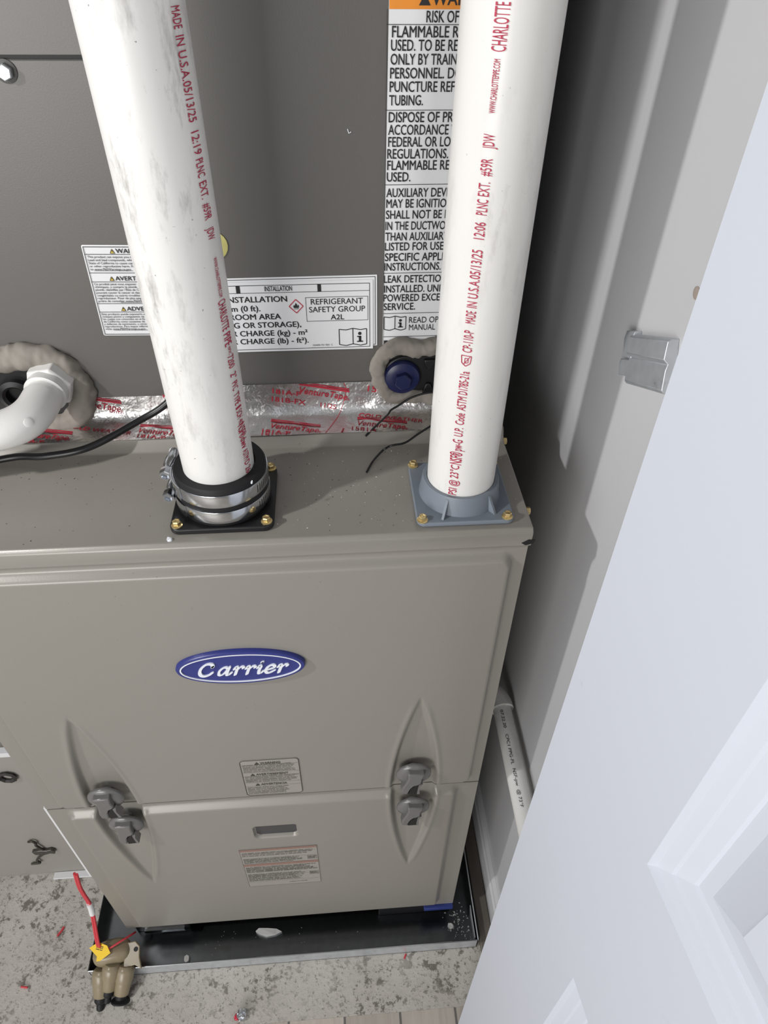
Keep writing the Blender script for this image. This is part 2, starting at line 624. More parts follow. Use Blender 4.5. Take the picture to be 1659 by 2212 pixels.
# top cover: lip in front and at the sides, shallow riser behind the ledge
tp = MB()
tp.prism([(-0.003, 0.8695), (-0.003, 0.8855), (0.0005, 0.8890), (0.128, 0.8890), (0.1305, 0.8900), (0.137, 0.9010), (0.74, 0.9010), (0.74, 0.8695)],
         Matrix(((0, 0, 1, -0.002), (1, 0, 0, 0), (0, 1, 0, 0), (0, 0, 0, 1))), W + 0.004)
tp.build('top_cover', PAINT, fur, smooth=50, bevel=0.0012)
mb = MB().prism([(0, 0), (0.004, 0.006), (0.003, 0.012), (-0.001, 0.010), (-0.003, 0.004)], Matrix(((0, 1, 0, W - 0.0075), (0, 0, 1, -0.0034), (1, 0, 0, 0.874), (0, 0, 0, 1))), 0.001)
mb.build('corner_notch', DARK, fur)

def sstep(a, b, x):
    t = np.clip((x - a) / (b - a), 0, 1)
    return t * t * (3 - 2 * t)

def pocket(X, Z, cx, apex, base, hw):
    t = (Z - apex) / (base - apex)
    w = hw * np.where(t > 0, 1 - (1 - np.clip(t, 0, 1.2)) ** 1.7, 0)
    w = np.where(t > 1, hw, w)
    d = w - np.abs(X - cx)                       # >0 inside
    return t, d

def door_field(name, z0, z1, fn, step=0.0016):
    nx, nz = int(W / step) + 1, int((z1 - z0) / step) + 1
    xs = np.linspace(0.0, W, nx)
    zz = np.linspace(z0, z1, nz)
    X, Z = np.meshgrid(xs, zz)
    Hh = fn(X, Z)
    co = np.stack([X, -0.0005 - Hh, Z], -1).reshape(-1, 3)
    idx = np.arange(nx * nz).reshape(nz, nx)
    F = np.stack([idx[:-1, :-1], idx[:-1, 1:], idx[1:, 1:], idx[1:, :-1]], -1).reshape(-1, 4)
    border = np.concatenate([idx[0, :], idx[1:, -1], idx[-1, -2::-1], idx[-2:0:-1, 0]])
    back = co[border].copy()
    back[:, 1] = 0.0115
    n0 = len(co)
    m = len(border)
    co = np.concatenate([co, back])
    k = np.arange(m)
    k2 = (k + 1) % m
    S = np.stack([border[k2], border[k], n0 + k, n0 + k2], -1)
    F = np.concatenate([F, S])
    me = bpy.data.meshes.new(name)
    me.from_pydata(co.tolist(), [], F.tolist())
    me.materials.append(PAINT)
    me.shade_smooth()
    me.set_sharp_from_angle(angle=math.radians(62))
    o = bpy.data.objects.new(name, me)
    C.objects.link(o)
    link_to(o, fur)
    return o

PH = 0.008
def rr_mask(X, Z, x0, x1, z0, z1, r, soft_l, soft_r, soft_b, soft_t):
    """0..1 raised panel with rounded corners and its own slope on each side"""
    cx = np.clip(X, x0 + r, x1 - r)
    cz = np.clip(Z, z0 + r, z1 - r)
    dx, dz = X - cx, Z - cz
    d = r - np.hypot(dx, dz)
    inside = (X > x0 + r) & (X < x1 - r) & (Z > z0 + r) & (Z < z1 - r)
    dd = np.minimum.reduce([X - x0, x1 - X, Z - z0, z1 - Z])
    d = np.where(inside, dd, d)
    soft = np.where(Z > z1 - r, soft_t, np.where(Z < z0 + r, soft_b, np.where(X < W / 2, soft_l, soft_r)))
    return sstep(0, 1, np.clip(d / soft, 0, 1))

def tear(X, Z, h, cx, apex, base, hw, depth, crest):
    t, d = pocket(X, Z, cx, apex, base, hw)
    tt = np.clip(t, 0, 1.15)
    floor_h = PH - depth * (0.25 + 0.75 * tt)
    edge = sstep(-0.0022, 0.0032, d)
    edge = np.where(t > 0, edge, edge * sstep(-0.02, 0.0, t))
    inner = np.minimum(h, floor_h)
    out = h * (1 - edge) + inner * edge
    rim = np.exp(-((d + 0.0045) / 0.0028) ** 2) * crest * sstep(0, 0.15, t)
    return out + rim * (h > 0.004)

def upper_fn(X, Z):
    m = rr_mask(X, Z, 0.0195, 0.5415, 0.4375, 0.8625, 0.013, 0.005, 0.006, 0.012, 0.008)
    h = PH * m
    # narrow bead just outside the panel
    for xb in (0.0165,):
        h = h - 0.0012 * np.exp(-((X - 0.0205) / 0.0012) ** 2)
    for cx in (0.0885, 0.4655):
        h = tear(X, Z, h, cx, 0.645, 0.452, 0.0280, 0.0105, 0.0009)
    return h

def lower_fn(X, Z):
    m = rr_mask(X, Z, 0.0215, 0.5285, 0.012, 0.4300, 0.012, 0.007, 0.010, 0.010, 0.0145)
    h = PH * m
    for cx in (0.0885, 0.4665):
        t, d = pocket(X, Z, cx, 0.204, 0.415, 0.0315)
        h = tear(X, Z, h, cx, 0.204, 0.415, 0.0280, 0.0105, 0.0009)
    # ramp that leads from the seam down to each latch pocket
    slot = rr_mask(X, Z, 0.2505, 0.3105, 0.3255, 0.3625, 0.008, 0.0016, 0.0016, 0.0016, 0.0016)
    h = h - 0.0052 * slot
    return h

ud = door_field('upper_door', HS + 0.0012, 0.8690, upper_fn)
ld = door_field('lower_door', 0.0, HS - 0.0012, lower_fn)
MB().prism(rrect(0.252, 0.309, 0.327, 0.361, 0.007), front(-0.0029), 0.0006).build('sight_glass', plain('smoked_glass', lin(62, 61, 64), 0.3), fur)
MB().box(-0.0065, 0.0008, 0.004, 0.010, 0.21, HS - 0.004).build('casing_flange', TRIMM, fur)

def latch(cx, cz, lean):
    root = bpy.data.objects.new('door_latch', None)
    C.objects.link(root)
    link_to(root, fur)
    y0 = -0.0005
    m = front(y0) @ Matrix.Translation((cx, cz, 0))
    # shallow dished cap
    MB().lathe([(0.0075, 0), (0.0080, 0.006), (0.0215, 0.0085), (0.0220, 0.0105), (0.0212, 0.0125), (0.0150, 0.0150), (0, 0.0160)], 48, m).build('knob_cap', KNOB, root, smooth=50)
    # grip wing: waisted bar that flares towards its foot
    tw = m @ Matrix.Rotation(lean, 4, 'Z')
    poly = [(-0.0105, 0.016), (-0.0085, 0.004), (-0.0098, -0.006), (-0.0128, -0.020), (-0.0125, -0.0315), (-0.0035, -0.0335),
            (-0.0030, -0.027), (-0.0015, -0.0185), (0.0015, -0.0125), (0.0065, -0.0095), (0.0098, -0.006), (0.0088, 0.004), (0.0105, 0.016)]
    MB().prism(poly, tw @ Matrix.Translation((0, 0, 0.009)), 0.0125).build('grip', KNOB, root, smooth=40, bevel=0.0018)
    poly = [(0.0040, -0.010), (0.0105, -0.0085), (0.0072, -0.017), (0.0080, -0.0325), (-0.0030, -0.0335), (-0.0015, -0.020)]
    MB().prism(poly, tw @ Matrix.Translation((0, 0, 0.009)), 0.0118).build('slot', DARK, root)  # solid dark block standing in for the deep shade between grip and fork
    poly = [(0.0070, -0.0095), (0.0115, -0.0070), (0.0092, -0.017), (0.0115, -0.0320), (0.0080, -0.0325), (0.0070, -0.017)]
    MB().prism(poly, tw @ Matrix.Translation((0, 0, 0.009)), 0.0122).build('fork', KNOB, root, smooth=40)
    return root
def latch_at(cx, cz, lean): return latch(cx, cz, lean)
latch_at(0.0865, 0.4745, 0.06)
latch_at(0.0935, 0.4000, 0.0)
latch_at(0.4640, 0.4850, -0.12)
latch_at(0.4668, 0.3960, -0.12)

# ---- oval badge
bcx, bcz, ba, bb_ = 0.2805, 0.7255, 0.0640, 0.0262
def ell(a, b, n=72):
    return [(a * math.cos(2 * PI * i / n), b * math.sin(2 * PI * i / n)) for i in range(n)]
Yb = -0.0085
badge = MB()
n = 72
lv = []
for a, b, d in ((ba, bb_, 0), (ba, bb_, 0.0035), (ba - 0.001, bb_ - 0.001, 0.0048), (ba - 0.0035, bb_ - 0.0032, 0.0052), (ba - 0.0045, bb_ - 0.0040, 0.0042)):
    lv.append([(bcx + x, Yb - d, bcz + z) for x, z in ell(a, b, n)])
vs = [p for l in lv for p in l]
fs = [(k * n + i, k * n + (i + 1) % n, (k + 1) * n + (i + 1) % n, (k + 1) * n + i) for k in range(len(lv) - 1) for i in range(n)]
fs.append(tuple((len(lv) - 1) * n + i for i in range(n)))
badge.add(vs, fs)
bo = badge.build('badge', BLUE, fur, smooth=40)
bo['label'] = 'oval navy blue badge with raised white lettering'
# white ring
mb = MB()
o1, o2 = ell(ba - 0.0042, bb_ - 0.0038, n), ell(ba - 0.0056, bb_ - 0.0050, n)
vs = [(bcx + x, Yb - d, bcz + z) for o, d in ((o1, 0.0042), (o1, 0.0053), (o2, 0.0053), (o2, 0.0042)) for x, z in o]
fs = [(k * n + i, k * n + (i + 1) % n, (k + 1) * n + (i + 1) % n, (k + 1) * n + i) for k in range(3) for i in range(n)]
mb.add(vs, fs).build('badge_ring', WHITEP, bo, smooth=40)
# lettering written with a broad slanted nib
_lay = [0]
def nib(mb, pts, w0, ang=0.62, thin=0.34, y=Yb - 0.0042, h=0.0014, n=10):
    """one pen stroke of a slanted elliptical nib as a raised ribbon"""
    _lay[0] += 1
    h = h + (_lay[0] % 5) * 2.5e-5
    P = [Vector((p.x, p.y)) for p in bez([(p[0], p[1], 0) for p in pts], n)]
    ca, sa = math.cos(ang), math.sin(ang)
    def support(d):
        u, w = d.x * ca + d.y * sa, -d.x * sa + d.y * ca
        l = math.hypot(w0 * u, w0 * thin * w)
        a_, b_ = w0 * w0 * u / l, w0 * w0 * thin * thin * w / l
        return Vector((a_ * ca - b_ * sa, a_ * sa + b_ * ca))
    left, right = [], []
    for i in range(len(P)):
        t = (P[min(i + 1, len(P) - 1)] - P[max(i - 1, 0)]).normalized()
        nn = Vector((-t.y, t.x))
        left.append(P[i] + support(nn))
        right.append(P[i] + support(-nn))
    m = len(P)
    ring_ = [(p.x, y, p.y) for p in left] + [(p.x, y, p.y) for p in right] + [(p.x, y - h, p.y) for p in left] + [(p.x, y - h, p.y) for p in right]
    fs = []
    for i in range(m - 1):
        fs += [(2 * m + i, 2 * m + i + 1, 3 * m + i + 1, 3 * m + i), (i, i + 1, 2 * m + i + 1, 2 * m + i), (m + i + 1, m + i, 3 * m + i, 3 * m + i + 1)]
    mb.add(ring_, fs)
    for q in (P[0], P[-1]):
        e_ = [(q.x + w0 * math.cos(k) * ca - w0 * thin * math.sin(k) * sa, q.y + w0 * math.cos(k) * sa + w0 * thin * math.sin(k) * ca) for k in np.arange(0, 2 * PI, PI / 8)]
        mb.prism(e_, front(y), h + 1.2e-5)
L = MB()
def letter(strokes, x0, s, slant=0.30):
    for pts, w in strokes:
        nib(L, [(bcx + x0 + (px * 0.92 + slant * py) * s, bcz - 0.0095 + py * s) for px, py in pts], w * s * 1.28)
S = 0.0130           # x-height
letter([([(0.92, 1.30), (0.98, 1.05), (0.98, 1.22), (0.80, 1.45), (0.42, 1.42), (0.10, 1.02), (0.02, 0.55), (0.18, 0.15), (0.52, 0.0), (0.85, 0.12), (1.05, 0.36)], 0.13)], -0.0430, S * 1.02)
A = [([(0.72, 0.78), (0.55, 0.98), (0.28, 0.88), (0.06, 0.52), (0.08, 0.14), (0.30, 0.04), (0.55, 0.30), (0.72, 0.80)], 0.11), ([(0.80, 0.98), (0.74, 0.40), (0.76, 0.08), (0.92, 0.06), (1.08, 0.28)], 0.13)]
R_ = [([(0.02, 0.72), (0.14, 0.94), (0.26, 0.88), (0.24, 0.5), (0.22, 0.02)], 0.13), ([(0.24, 0.55), (0.42, 0.86), (0.62, 0.98), (0.76, 0.90), (0.72, 0.78)], 0.11)]
I_ = [([(0.04, 0.74), (0.16, 0.95), (0.27, 0.86), (0.22, 0.4), (0.26, 0.08), (0.42, 0.06), (0.56, 0.26)], 0.13), ([(0.26, 1.38), (0.30, 1.40)], 0.13)]
E_ = [([(0.12, 0.44), (0.40, 0.50), (0.70, 0.66), (0.66, 0.92), (0.42, 0.98), (0.14, 0.72), (0.06, 0.34), (0.24, 0.05), (0.52, 0.06), (0.80, 0.30)], 0.12)]
xx = -0.0240
for g, adv in ((A, 0.0148), (R_, 0.0116), (R_, 0.0112), (I_, 0.0086), (E_, 0.0120), (R_, 0.0120)):
    letter(g, xx, S)
    xx += adv
lo = L.build('badge_lettering', WHITEP, bo, smooth=0)

# ---- labels on the two doors
def sheet(name, poly, y, mat, parent, h=0.0004):
    return MB().prism(poly, front(y), h).build(name, mat, parent, smooth=0)
def skew(x, z, z0=0.495):
    return x, z
YP = -0.0086
l1 = sheet('warning_label', rrect(0.2545, 0.3245, 0.452, 0.538, 0.005), YP, DOORLABEL, fur)
fm = lambda y: (lambda a, b: (a, y, b))
it = []
head = outline2(rrect(0.2549, 0.3241, 0.4524, 0.5376, 0.005), 0.0008)
for hd, zz_, w in (('WARNING', 0.5285, 0.024), ('AVERTISSEMENT', 0.5020, 0.039), ('ADVERTENCIA', 0.4775, 0.032)):
    head.append(txt(hd, 0.2905, zz_, 0.0042, width=w, align='C', bold=0.02))
    head += triangle_sign(0.2905 - w / 2 - 0.004, zz_ - 0.0005, 0.0030)
for z in (0.5265, 0.5085, 0.5000, 0.4840, 0.4755):
    it.append(quad(0.2558, 0.3232, z, z + 0.0003))
it += smear_lines(0.257, 0.323, np.arange(0.5105, 0.526, 0.0031), 0.0016)
it += smear_lines(0.257, 0.323, np.arange(0.4860, 0.4985, 0.0031), 0.0016)
it += smear_lines(0.257, 0.309, np.arange(0.4560, 0.4740, 0.0031), 0.0016)
print_on('label_print', it, DOORINK, l1, fm(YP - 0.0007))
print_on('label_heading', head, GREYINK2, l1, fm(YP - 0.0008))

l2 = sheet('hazard_label', rrect(0.2235, 0.3335, 0.160, 0.2935, 0.002), YP, DOORLABEL, fur)
it = frame2(0.2237, 0.3333, 0.1602, 0.2933, 0.0005)
it += [quad(0.226, 0.331, z, z + 0.0003) for z in (0.2790, 0.2620, 0.2180, 0.1990, 0.1770)]
it += smear_lines(0.226, 0.331, [0.2800, 0.2755, 0.2705], 0.0020)
it += smear_lines(0.226, 0.312, np.arange(0.2465, 0.262, 0.0032), 0.0016)
it += smear_lines(0.226, 0.331, np.arange(0.2130, 0.2330, 0.0034), 0.0020)
it += smear_lines(0.226, 0.312, np.arange(0.1810, 0.2050, 0.0034), 0.0017)
for zc in (0.2580, 0.2020):
    it.append(txt('24', 0.270, zc, 0.0035, bold=0.01)); it.append(txt('24', 0.286, zc, 0.0035, bold=0.01))
    it += frame2(0.318, 0.3315, zc - 0.009, zc + 0.002, 0.0006)
    it += smear_lines(0.319, 0.3305, [zc - 0.007, zc - 0.004, zc - 0.002], 0.0022)
it += smear_lines(0.285, 0.318, [0.169], 0.0012)
it = [i for i in it if True]
print_on('label_print', [i for i in it], DOORINK, l2, fm(YP - 0.0008))
print_on('label_band', [quad(0.2240, 0.3330, 0.2865, 0.2930), quad(0.2240, 0.3330, 0.2355, 0.2430)], DOORRED, l2, fm(YP - 0.0007))

# hex washer-head screws --------------------------------------------------
def hex_screw(loc, axis, parent, name='screw', s=1.0, mat=BRASS):
    m = rot_to(axis, loc)
    mb = MB()
    mb.lathe([(0.0052 * s, 0), (0.0052 * s, 0.0007 * s), (0.0040 * s, 0.0013 * s)], 24, m)
    mb.lathe([(0.0039 * s, 0.0010 * s), (0.0039 * s, 0.0045 * s), (0.0033 * s, 0.0054 * s), (0.0024 * s, 0.0054 * s), (0.0018 * s, 0.0047 * s), (0, 0.0045 * s)], 6, m, a0=random.random())
    return mb.build(name, mat, parent, smooth=25)
hex_screw((W + 0.002, 0.0325, 0.8800), (1, 0, 0), fur, 'side_screw')
hex_screw((W + 0.002, 0.1386, 0.8820), (1, 0, 0), fur, 'side_screw')

# ------------------------------------------------------------------ coil cabinet on the furnace
CY = 0.170
coil = thing('coil_cabinet', (W / 2, 0.46, 0.901), 'tall grey sheet-metal coil cabinet standing on the back of the furnace behind both pipes', 'cabinet')
MB().box(0.0, 0.5310, CY, 0.74, 0.902, 1.95).build('casing', PAINT_COIL, coil, bevel=0.0015)
ap = MB().box(-0.001, 0.262, CY - 0.0022, CY, 0.93, 1.2118).build('access_panel', PAINT_COIL, coil, bevel=0.001)
MB().box(-0.001, 0.262, CY - 0.0006, CY - 0.0001, 1.2119, 1.2142).build('panel_gap', DARK, coil, smooth=0)
m = rot_to((0, -1, 0), (0.159, CY - 0.0022, 1.2045))
MB().lathe([(0.0078, 0), (0.0078, 0.0008), (0.006, 0.0012)], 24, m).build('screw_washer', plain('dark_washer', lin(72, 72, 70), 0.5), ap)
MB().lathe([(0.0056, 0.0010), (0.0056, 0.0048), (0.0048, 0.0058), (0, 0.0058)], 6, m, a0=0.4).build('panel_screw', GALV, ap, smooth=25)
MB().lathe([(0.0125, 0), (0.0125, 0.0010), (0.009, 0.0022), (0.004, 0.003), (0, 0.0028)], 20, rot_to((0, -1, 0), (0.2865, CY, 1.0765))).build('insulation_plug', YFOAM, coil)
# small stray mark, upper right
mb = MB().tube([(0.4035, CY - 0.0004, 1.1655), (0.4045, CY - 0.0004, 1.1625), (0.4062, CY - 0.0004, 1.1635)], 0.0004, 6)
mb.build('paint_scratch', WHITEP, coil)

# small tri-lingual label (left), tilted by one degree
YL = CY - 0.0024
tilt = math.radians(-1.2)
def fmt(y, cx, cz, a):
    ca, sa = math.cos(a), math.sin(a)
    return lambda x, z: (cx + (x - cx) * ca - (z - cz) * sa, y, cz + (x - cx) * sa + (z - cz) * ca)
def label_sheet(name, poly, fmap, dy=0.0004, mat=LABEL, parent=coil):
    n = len(poly)
    vs = [fmap(*p) for p in poly]
    vs2 = [(a, b + dy, c) for a, b, c in vs]
    return MB().add(vs + vs2, [tuple(range(n)), tuple(range(2 * n - 1, n - 1, -1))] + [(i, (i + 1) % n, n + (i + 1) % n, n + i) for i in range(n)]).build(name, mat, parent, smooth=0)
lx0, lx1, lz0, lz1 = 0.1765, 0.2520, 0.9965, 1.0797
pa = fmt(YL, 0.1765, 1.04, tilt)
pb = fmt(YL - 0.0004, 0.1765, 1.04, tilt)
la = label_sheet('notice_label', rrect(lx0, lx1, lz0, lz1, 0.0015, 3), pa)
la['label'] = 'small white label with three yellow warning triangles, left of the scuffed pipe'
B = []
B += frame2(lx0 + 0.0012, lx1 - 0.0012, lz0 + 0.0012, lz1 - 0.0012, 0.0005)
for z in (1.0717, 1.0555, 1.0475, 1.0275, 1.0195): B.append(quad(lx0 + 0.0012, lx1 - 0.0012, z, z + 0.0004))
B.append(txt('WARNING', 0.2040, 1.0730, 0.0037, xs=1.1, bold=0.018))
B.append(txt('AVERTISSEMENT', 0.1985, 1.0490, 0.0037, xs=1.1, bold=0.018))
B.append(txt('ADVERTENCIA', 0.2025, 1.0210, 0.0037, xs=1.1, bold=0.018))
def para(lines, x, z, dz, cap, xs=1.05):
    for i, s in enumerate(lines):
        if s: B.append(txt(s, x, z - i * dz, cap, xs=xs, bold=0.006))
para(['This product can expose you to', 'Lead and lead compounds, which', 'State of California to cause cancer', 'or other reproductive harm. For', 'to www.P65Warnings.ca.gov'], 0.1795, 1.0688, 0.0027, 0.0019)
para(['Ce produit peut vous exposer', 'chimiques, y compris le plomb', "plomb, identifiés par l'État de Ca", 'pouvant causer le cancer et des', 'congénitales ou autres troubles', 'reproducteur. Pour de plus ampl', 'prière de consulter www.P65W'], 0.1795, 1.0448, 0.0026, 0.0019)
para(['Este producto puede exponerlo a', 'incluyen plomo y compuestos de', 'los cuales son conocidos en el Es', 'de California como causantes de', 'y defectos de nacimiento, u otros', 'reproductivos. Para mayor inform', 'visite www.P65Warnings.ca.gov'], 0.1795, 1.0168, 0.0024, 0.0018)
B.append(txt('34', 0.2210, 0.9985, 0.0018, xs=1.1))
B.append(quad(0.1825, 0.2150, 1.0575, 1.0578)); B.append(quad(0.1985, 0.218, 1.0287, 1.0290)); B.append(quad(0.1865, 0.2170, 1.0019, 1.0022))
B += outline2([(0.1992, 1.0728), (0.2028, 1.0728), (0.2010, 1.0764)], 0.0004)
B += outline2([(0.1937, 1.0488), (0.1973, 1.0488), (0.1955, 1.0524)], 0.0004)
B += outline2([(0.1977, 1.0208), (0.2013, 1.0208), (0.1995, 1.0244)], 0.0004)
for x, z in ((0.2010, 1.0733), (0.1955, 1.0493), (0.1995, 1.0213)):
    B.append(quad(x - 0.0002, x + 0.0002, z, z + 0.0004)); B.append(quad(x - 0.0002, x + 0.0002, z + 0.0007, z + 0.0020))
print_on('label_print', B, BLACKINK, la, fmt(YL - 0.0006, 0.1765, 1.04, tilt))
Yt = []
for x, z in ((0.2010, 1.0728), (0.1955, 1.0488), (0.1995, 1.0208)): Yt += triangle_sign(x, z, 0.0020)
for t_ in Yt: print_on('warning_triangle', [t_], YELLOW, la, pb)

# installation label, one sheet stuck over another
ix0, ix1, iz0, iz1 = 0.2650, 0.4235, 0.9755, 1.0440
und = label_sheet('backing_label', [(ix0, 0.978), (0.4275, 0.978), (0.4275, 1.0478), (ix0, 1.0478)], fmt(CY - 0.0006, 0.35, 1.0, math.radians(0.4)))
print_on('label_print', frame2(ix0 + 0.002, 0.4260, 0.979, 1.0464, 0.0005), BLACKINK, und, fmt(CY - 0.0009, 0.35, 1.0, math.radians(0.4)))
ti = math.radians(0.2)
ins = label_sheet('installation_label', [(ix0, iz0), (ix1, iz0), (ix1, iz1), (ix0, iz1)], fmt(CY - 0.0014, 0.35, 1.0, ti))
ins['label'] = 'white installation label with a red flame diamond between the two pipes'
B = []
B += frame2(ix0 + 0.0012, ix1 - 0.0028, iz0 + 0.0022, iz1 - 0.0028, 0.0005)
ztop = iz1 - 0.0028
B += [quad(ix0, ix1 - 0.0028, ztop - 0.0074, ztop - 0.0070), quad(0.3010, 0.3045, ztop - 0.0072, ztop), quad(0.3735, 0.3768, ztop - 0.0072, ztop)]
B.append(txt('INSTALLATION', 0.3385, ztop - 0.0057, 0.0046, width=0.0245, align='C', bold=0.010))
def rline(s, xr, z, cap=0.0053, xs=1.05):
    B.append(txt(s, xr, z, cap, xs=xs, align='R', bold=0.016))
rline('MINIMUM INSTALLATION', 0.3455, 1.0253)
rline('HEIGHT: 0 m (0 ft).', 0.3205, 1.0167)
rline('MINIMUM ROOM AREA', 0.3385, 1.0085)
rline('(OPERATING OR STORAGE),', 0.3565, 1.0003)
rline('AREA PER CHARGE (kg) - m²', 0.3620, 0.9920)
rline('AREA PER CHARGE (lb) - ft²).', 0.3625, 0.9838)
B += frame2(0.3620, 0.4190, 1.0052, 1.0288, 0.0004)
B.append(txt('REFRIGERANT', 0.3905, 1.0218, 0.0053, width=0.0475, align='C', bold=0.004))
B.append(txt('SAFETY GROUP', 0.3905, 1.0142, 0.0053, width=0.0515, align='C', bold=0.004))
B.append(txt('A2L', 0.3905, 1.0066, 0.0049, width=0.0125, align='C', bold=0.014))
B.append(txt('350400-701 REV. C', 0.3755, 0.9800, 0.0017, width=0.019, align='C'))
def book(x0, x1, z0, z1, w):
    xm = (x0 + x1) / 2
    o = outline2([(x0, z0 + 0.0012), (x0, z1), (x0 + (xm - x0) * 0.5, z1 - 0.0008), (xm, z1 + 0.0006), (x1 - (x1 - xm) * 0.45, z1 - 0.0008), (x1, z1), (x1, z0 + 0.0012), (x1 - (x1 - xm) * 0.45, z0), (xm, z0 + 0.0016), (x0 + (xm - x0) * 0.5, z0)], w)
    o.append(line2((xm, z0 + 0.0016), (xm, z1 + 0.0006), w))
    xi = (xm + x1) / 2
    h = z1 - z0
    o += [quad(xi - h * 0.06, xi + h * 0.08, z0 + h * 0.24, z0 + h * 0.55), quad(xi - h * 0.15, xi + h * 0.08, z0 + h * 0.50, z0 + h * 0.57), quad(xi - h * 0.16, xi + h * 0.18, z0 + h * 0.20, z0 + h * 0.27)]
    o.append((np.array([(xi + h * 0.10 * math.cos(2 * PI * k / 14), z0 + h * 0.72 + h * 0.10 * math.sin(2 * PI * k / 14)) for k in range(14)]), [tuple(range(14))]))
    return o
B += book(0.3915, 0.4175, 0.9795, 0.9965, 0.0008)
fx, fz = 0.3532, 1.0205
def poly2(p): return (np.array([(fx + a, fz + b) for a, b in p]), [tuple(range(len(p)))])
B += [poly2([(-0.0022, -0.0016), (-0.0026, 0.0002), (-0.0016, 0.0014), (-0.0013, 0.0004), (-0.0006, -0.0016)]),
      poly2([(-0.0010, -0.0016), (-0.0010, 0.0010), (-0.0002, 0.0034), (0.0009, 0.0014), (0.0010, -0.0016)]),
      poly2([(0.0006, -0.0016), (0.0014, 0.0006), (0.0020, 0.0016), (0.0026, -0.0002), (0.0022, -0.0016)]),
      quad(fx - 0.0022, fx + 0.0022, fz - 0.0027, fz - 0.0022)]
print_on('label_print', B, BLACKINK, ins, fmt(CY - 0.0017, 0.35, 1.0, ti))
print_on('flame_diamond', outline2([(fx - 0.0064, fz), (fx, fz + 0.0066), (fx + 0.0064, fz), (fx, fz - 0.0066)], 0.0008), REDLINE, ins, fmt(CY - 0.0017, 0.35, 1.0, ti))

# tall hazard label behind the right pipe
hx0, hx1 = 0.4327, 0.5285
hl = label_sheet('hazard_label', [(hx0, 0.958), (hx1, 0.958), (hx1, 1.2700), (hx0 + 0.002, 1.2700)], fm(CY - 0.0006))
hl['label'] = 'tall white hazard label with an orange top band, half hidden by the right pipe'
YH = CY - 0.0010
B = []
def hfit(full, prefix, x, z, width, cap, bold=0.014):
    wp = glyphs(prefix, bold)[0][:, 0]
    k = width / (wp.max() - wp.min())
    wf = glyphs(full, bold)[0][:, 0]
    v, f = txt(full, x, z, cap, width=(wf.max() - wf.min()) * k, bold=bold)
    lim, edge = hx1 - 0.0020, x + width
    if v[:, 0].max() > lim:
        m_ = v[:, 0] > edge
        v[m_, 0] = edge + (v[m_, 0] - edge) * (lim - edge) / (v[:, 0].max() - edge)
    B.append((v, f))
for full, pre, x, z, w, cap in (
        ('RISK OF FIRE', 'RISK OF', 0.4615, 1.2343, 0.0235, 0.0068),
        ('FLAMMABLE REFRIGERANT', 'FLAMMABLE R', 0.4369, 1.2253, 0.0489, 0.0068), ('USED. TO BE REPAIRED', 'USED. TO BE RE', 0.4363, 1.2171, 0.0495, 0.0068),
        ('ONLY BY TRAINED SERVICE', 'ONLY BY TRAIN', 0.4362, 1.2084, 0.0496, 0.0068), ('PERSONNEL. DO NOT', 'PERSONNEL. D', 0.4360, 1.1996, 0.0484, 0.0068),
        ('PUNCTURE REFRIGERANT', 'PUNCTURE REF', 0.4358, 1.1908, 0.0497, 0.0068), ('TUBING.', 'TUBING.', 0.4356, 1.1818, 0.0261, 0.0068),
        ('DISPOSE OF PROPERLY IN', 'DISPOSE OF PR', 0.4354, 1.1702, 0.0506, 0.0070), ('ACCORDANCE WITH', 'ACCORDANCE', 0.4352, 1.1614, 0.0478, 0.0070),
        ('FEDERAL OR LOCAL', 'FEDERAL OR LO', 0.4353, 1.1528, 0.0499, 0.0070), ('REGULATIONS.', 'REGULATIONS.', 0.4347, 1.1441, 0.0493, 0.0070),
        ('FLAMMABLE REFRIGERANT', 'FLAMMABLE RE', 0.4348, 1.1356, 0.0509, 0.0070), ('USED.', 'USED.', 0.4346, 1.1268, 0.0195, 0.0070),
        ('AUXILIARY DEVICES', 'AUXILIARY DEVI', 0.4344, 1.1146, 0.0514, 0.0068), ('MAY BE IGNITION', 'MAY BE IGNITIO', 0.4345, 1.1060, 0.0507, 0.0068),
        ('SHALL NOT BE INSTALLED', 'SHALL NOT BE I', 0.4343, 1.0970, 0.0512, 0.0068), ('IN THE DUCTWORK', 'IN THE DUCTWO', 0.4340, 1.0877, 0.0517, 0.0068),
        ('THAN AUXILIARY', 'THAN AUXILIAR', 0.4341, 1.0786, 0.0507, 0.0068), ('LISTED FOR USE', 'LISTED FOR USE', 0.4338, 1.0700, 0.0515, 0.0068),
        ('SPECIFIC APPLIANCE', 'SPECIFIC APPLI', 0.4339, 1.0607, 0.0517, 0.0068), ('INSTRUCTIONS.', 'INSTRUCTIONS.', 0.4336, 1.0520, 0.0505, 0.0068),
        ('LEAK DETECTION', 'LEAK DETECTIO', 0.4333, 1.0408, 0.0516, 0.0066), ('INSTALLED. UNIT', 'INSTALLED. UNI', 0.4335, 1.0316, 0.0515, 0.0066),
        ('POWERED EXCEPT', 'POWERED EXCE', 0.4331, 1.0230, 0.0521, 0.0066), ('SERVICE.', 'SERVICE.', 0.4332, 1.0145, 0.0295, 0.0066)):
    hfit(full, pre, x, z, w, cap)
hfit('READ OPERATORS', 'READ OP', 0.4575, 1.0012, 0.0278, 0.0058, 0.0)
hfit('MANUAL', 'MANUAL', 0.4577, 0.9937, 0.0249, 0.0058, 0.0)
hfit('R - 454B', 'R - 454B', 0.4340, 0.9735, 0.0474, 0.0100, 0.018)
for z in (1.2328, 1.1783, 1.1241, 1.0494, 1.0109, 0.9872): B.append(quad(0.4330, hx1, z, z + 0.0004))
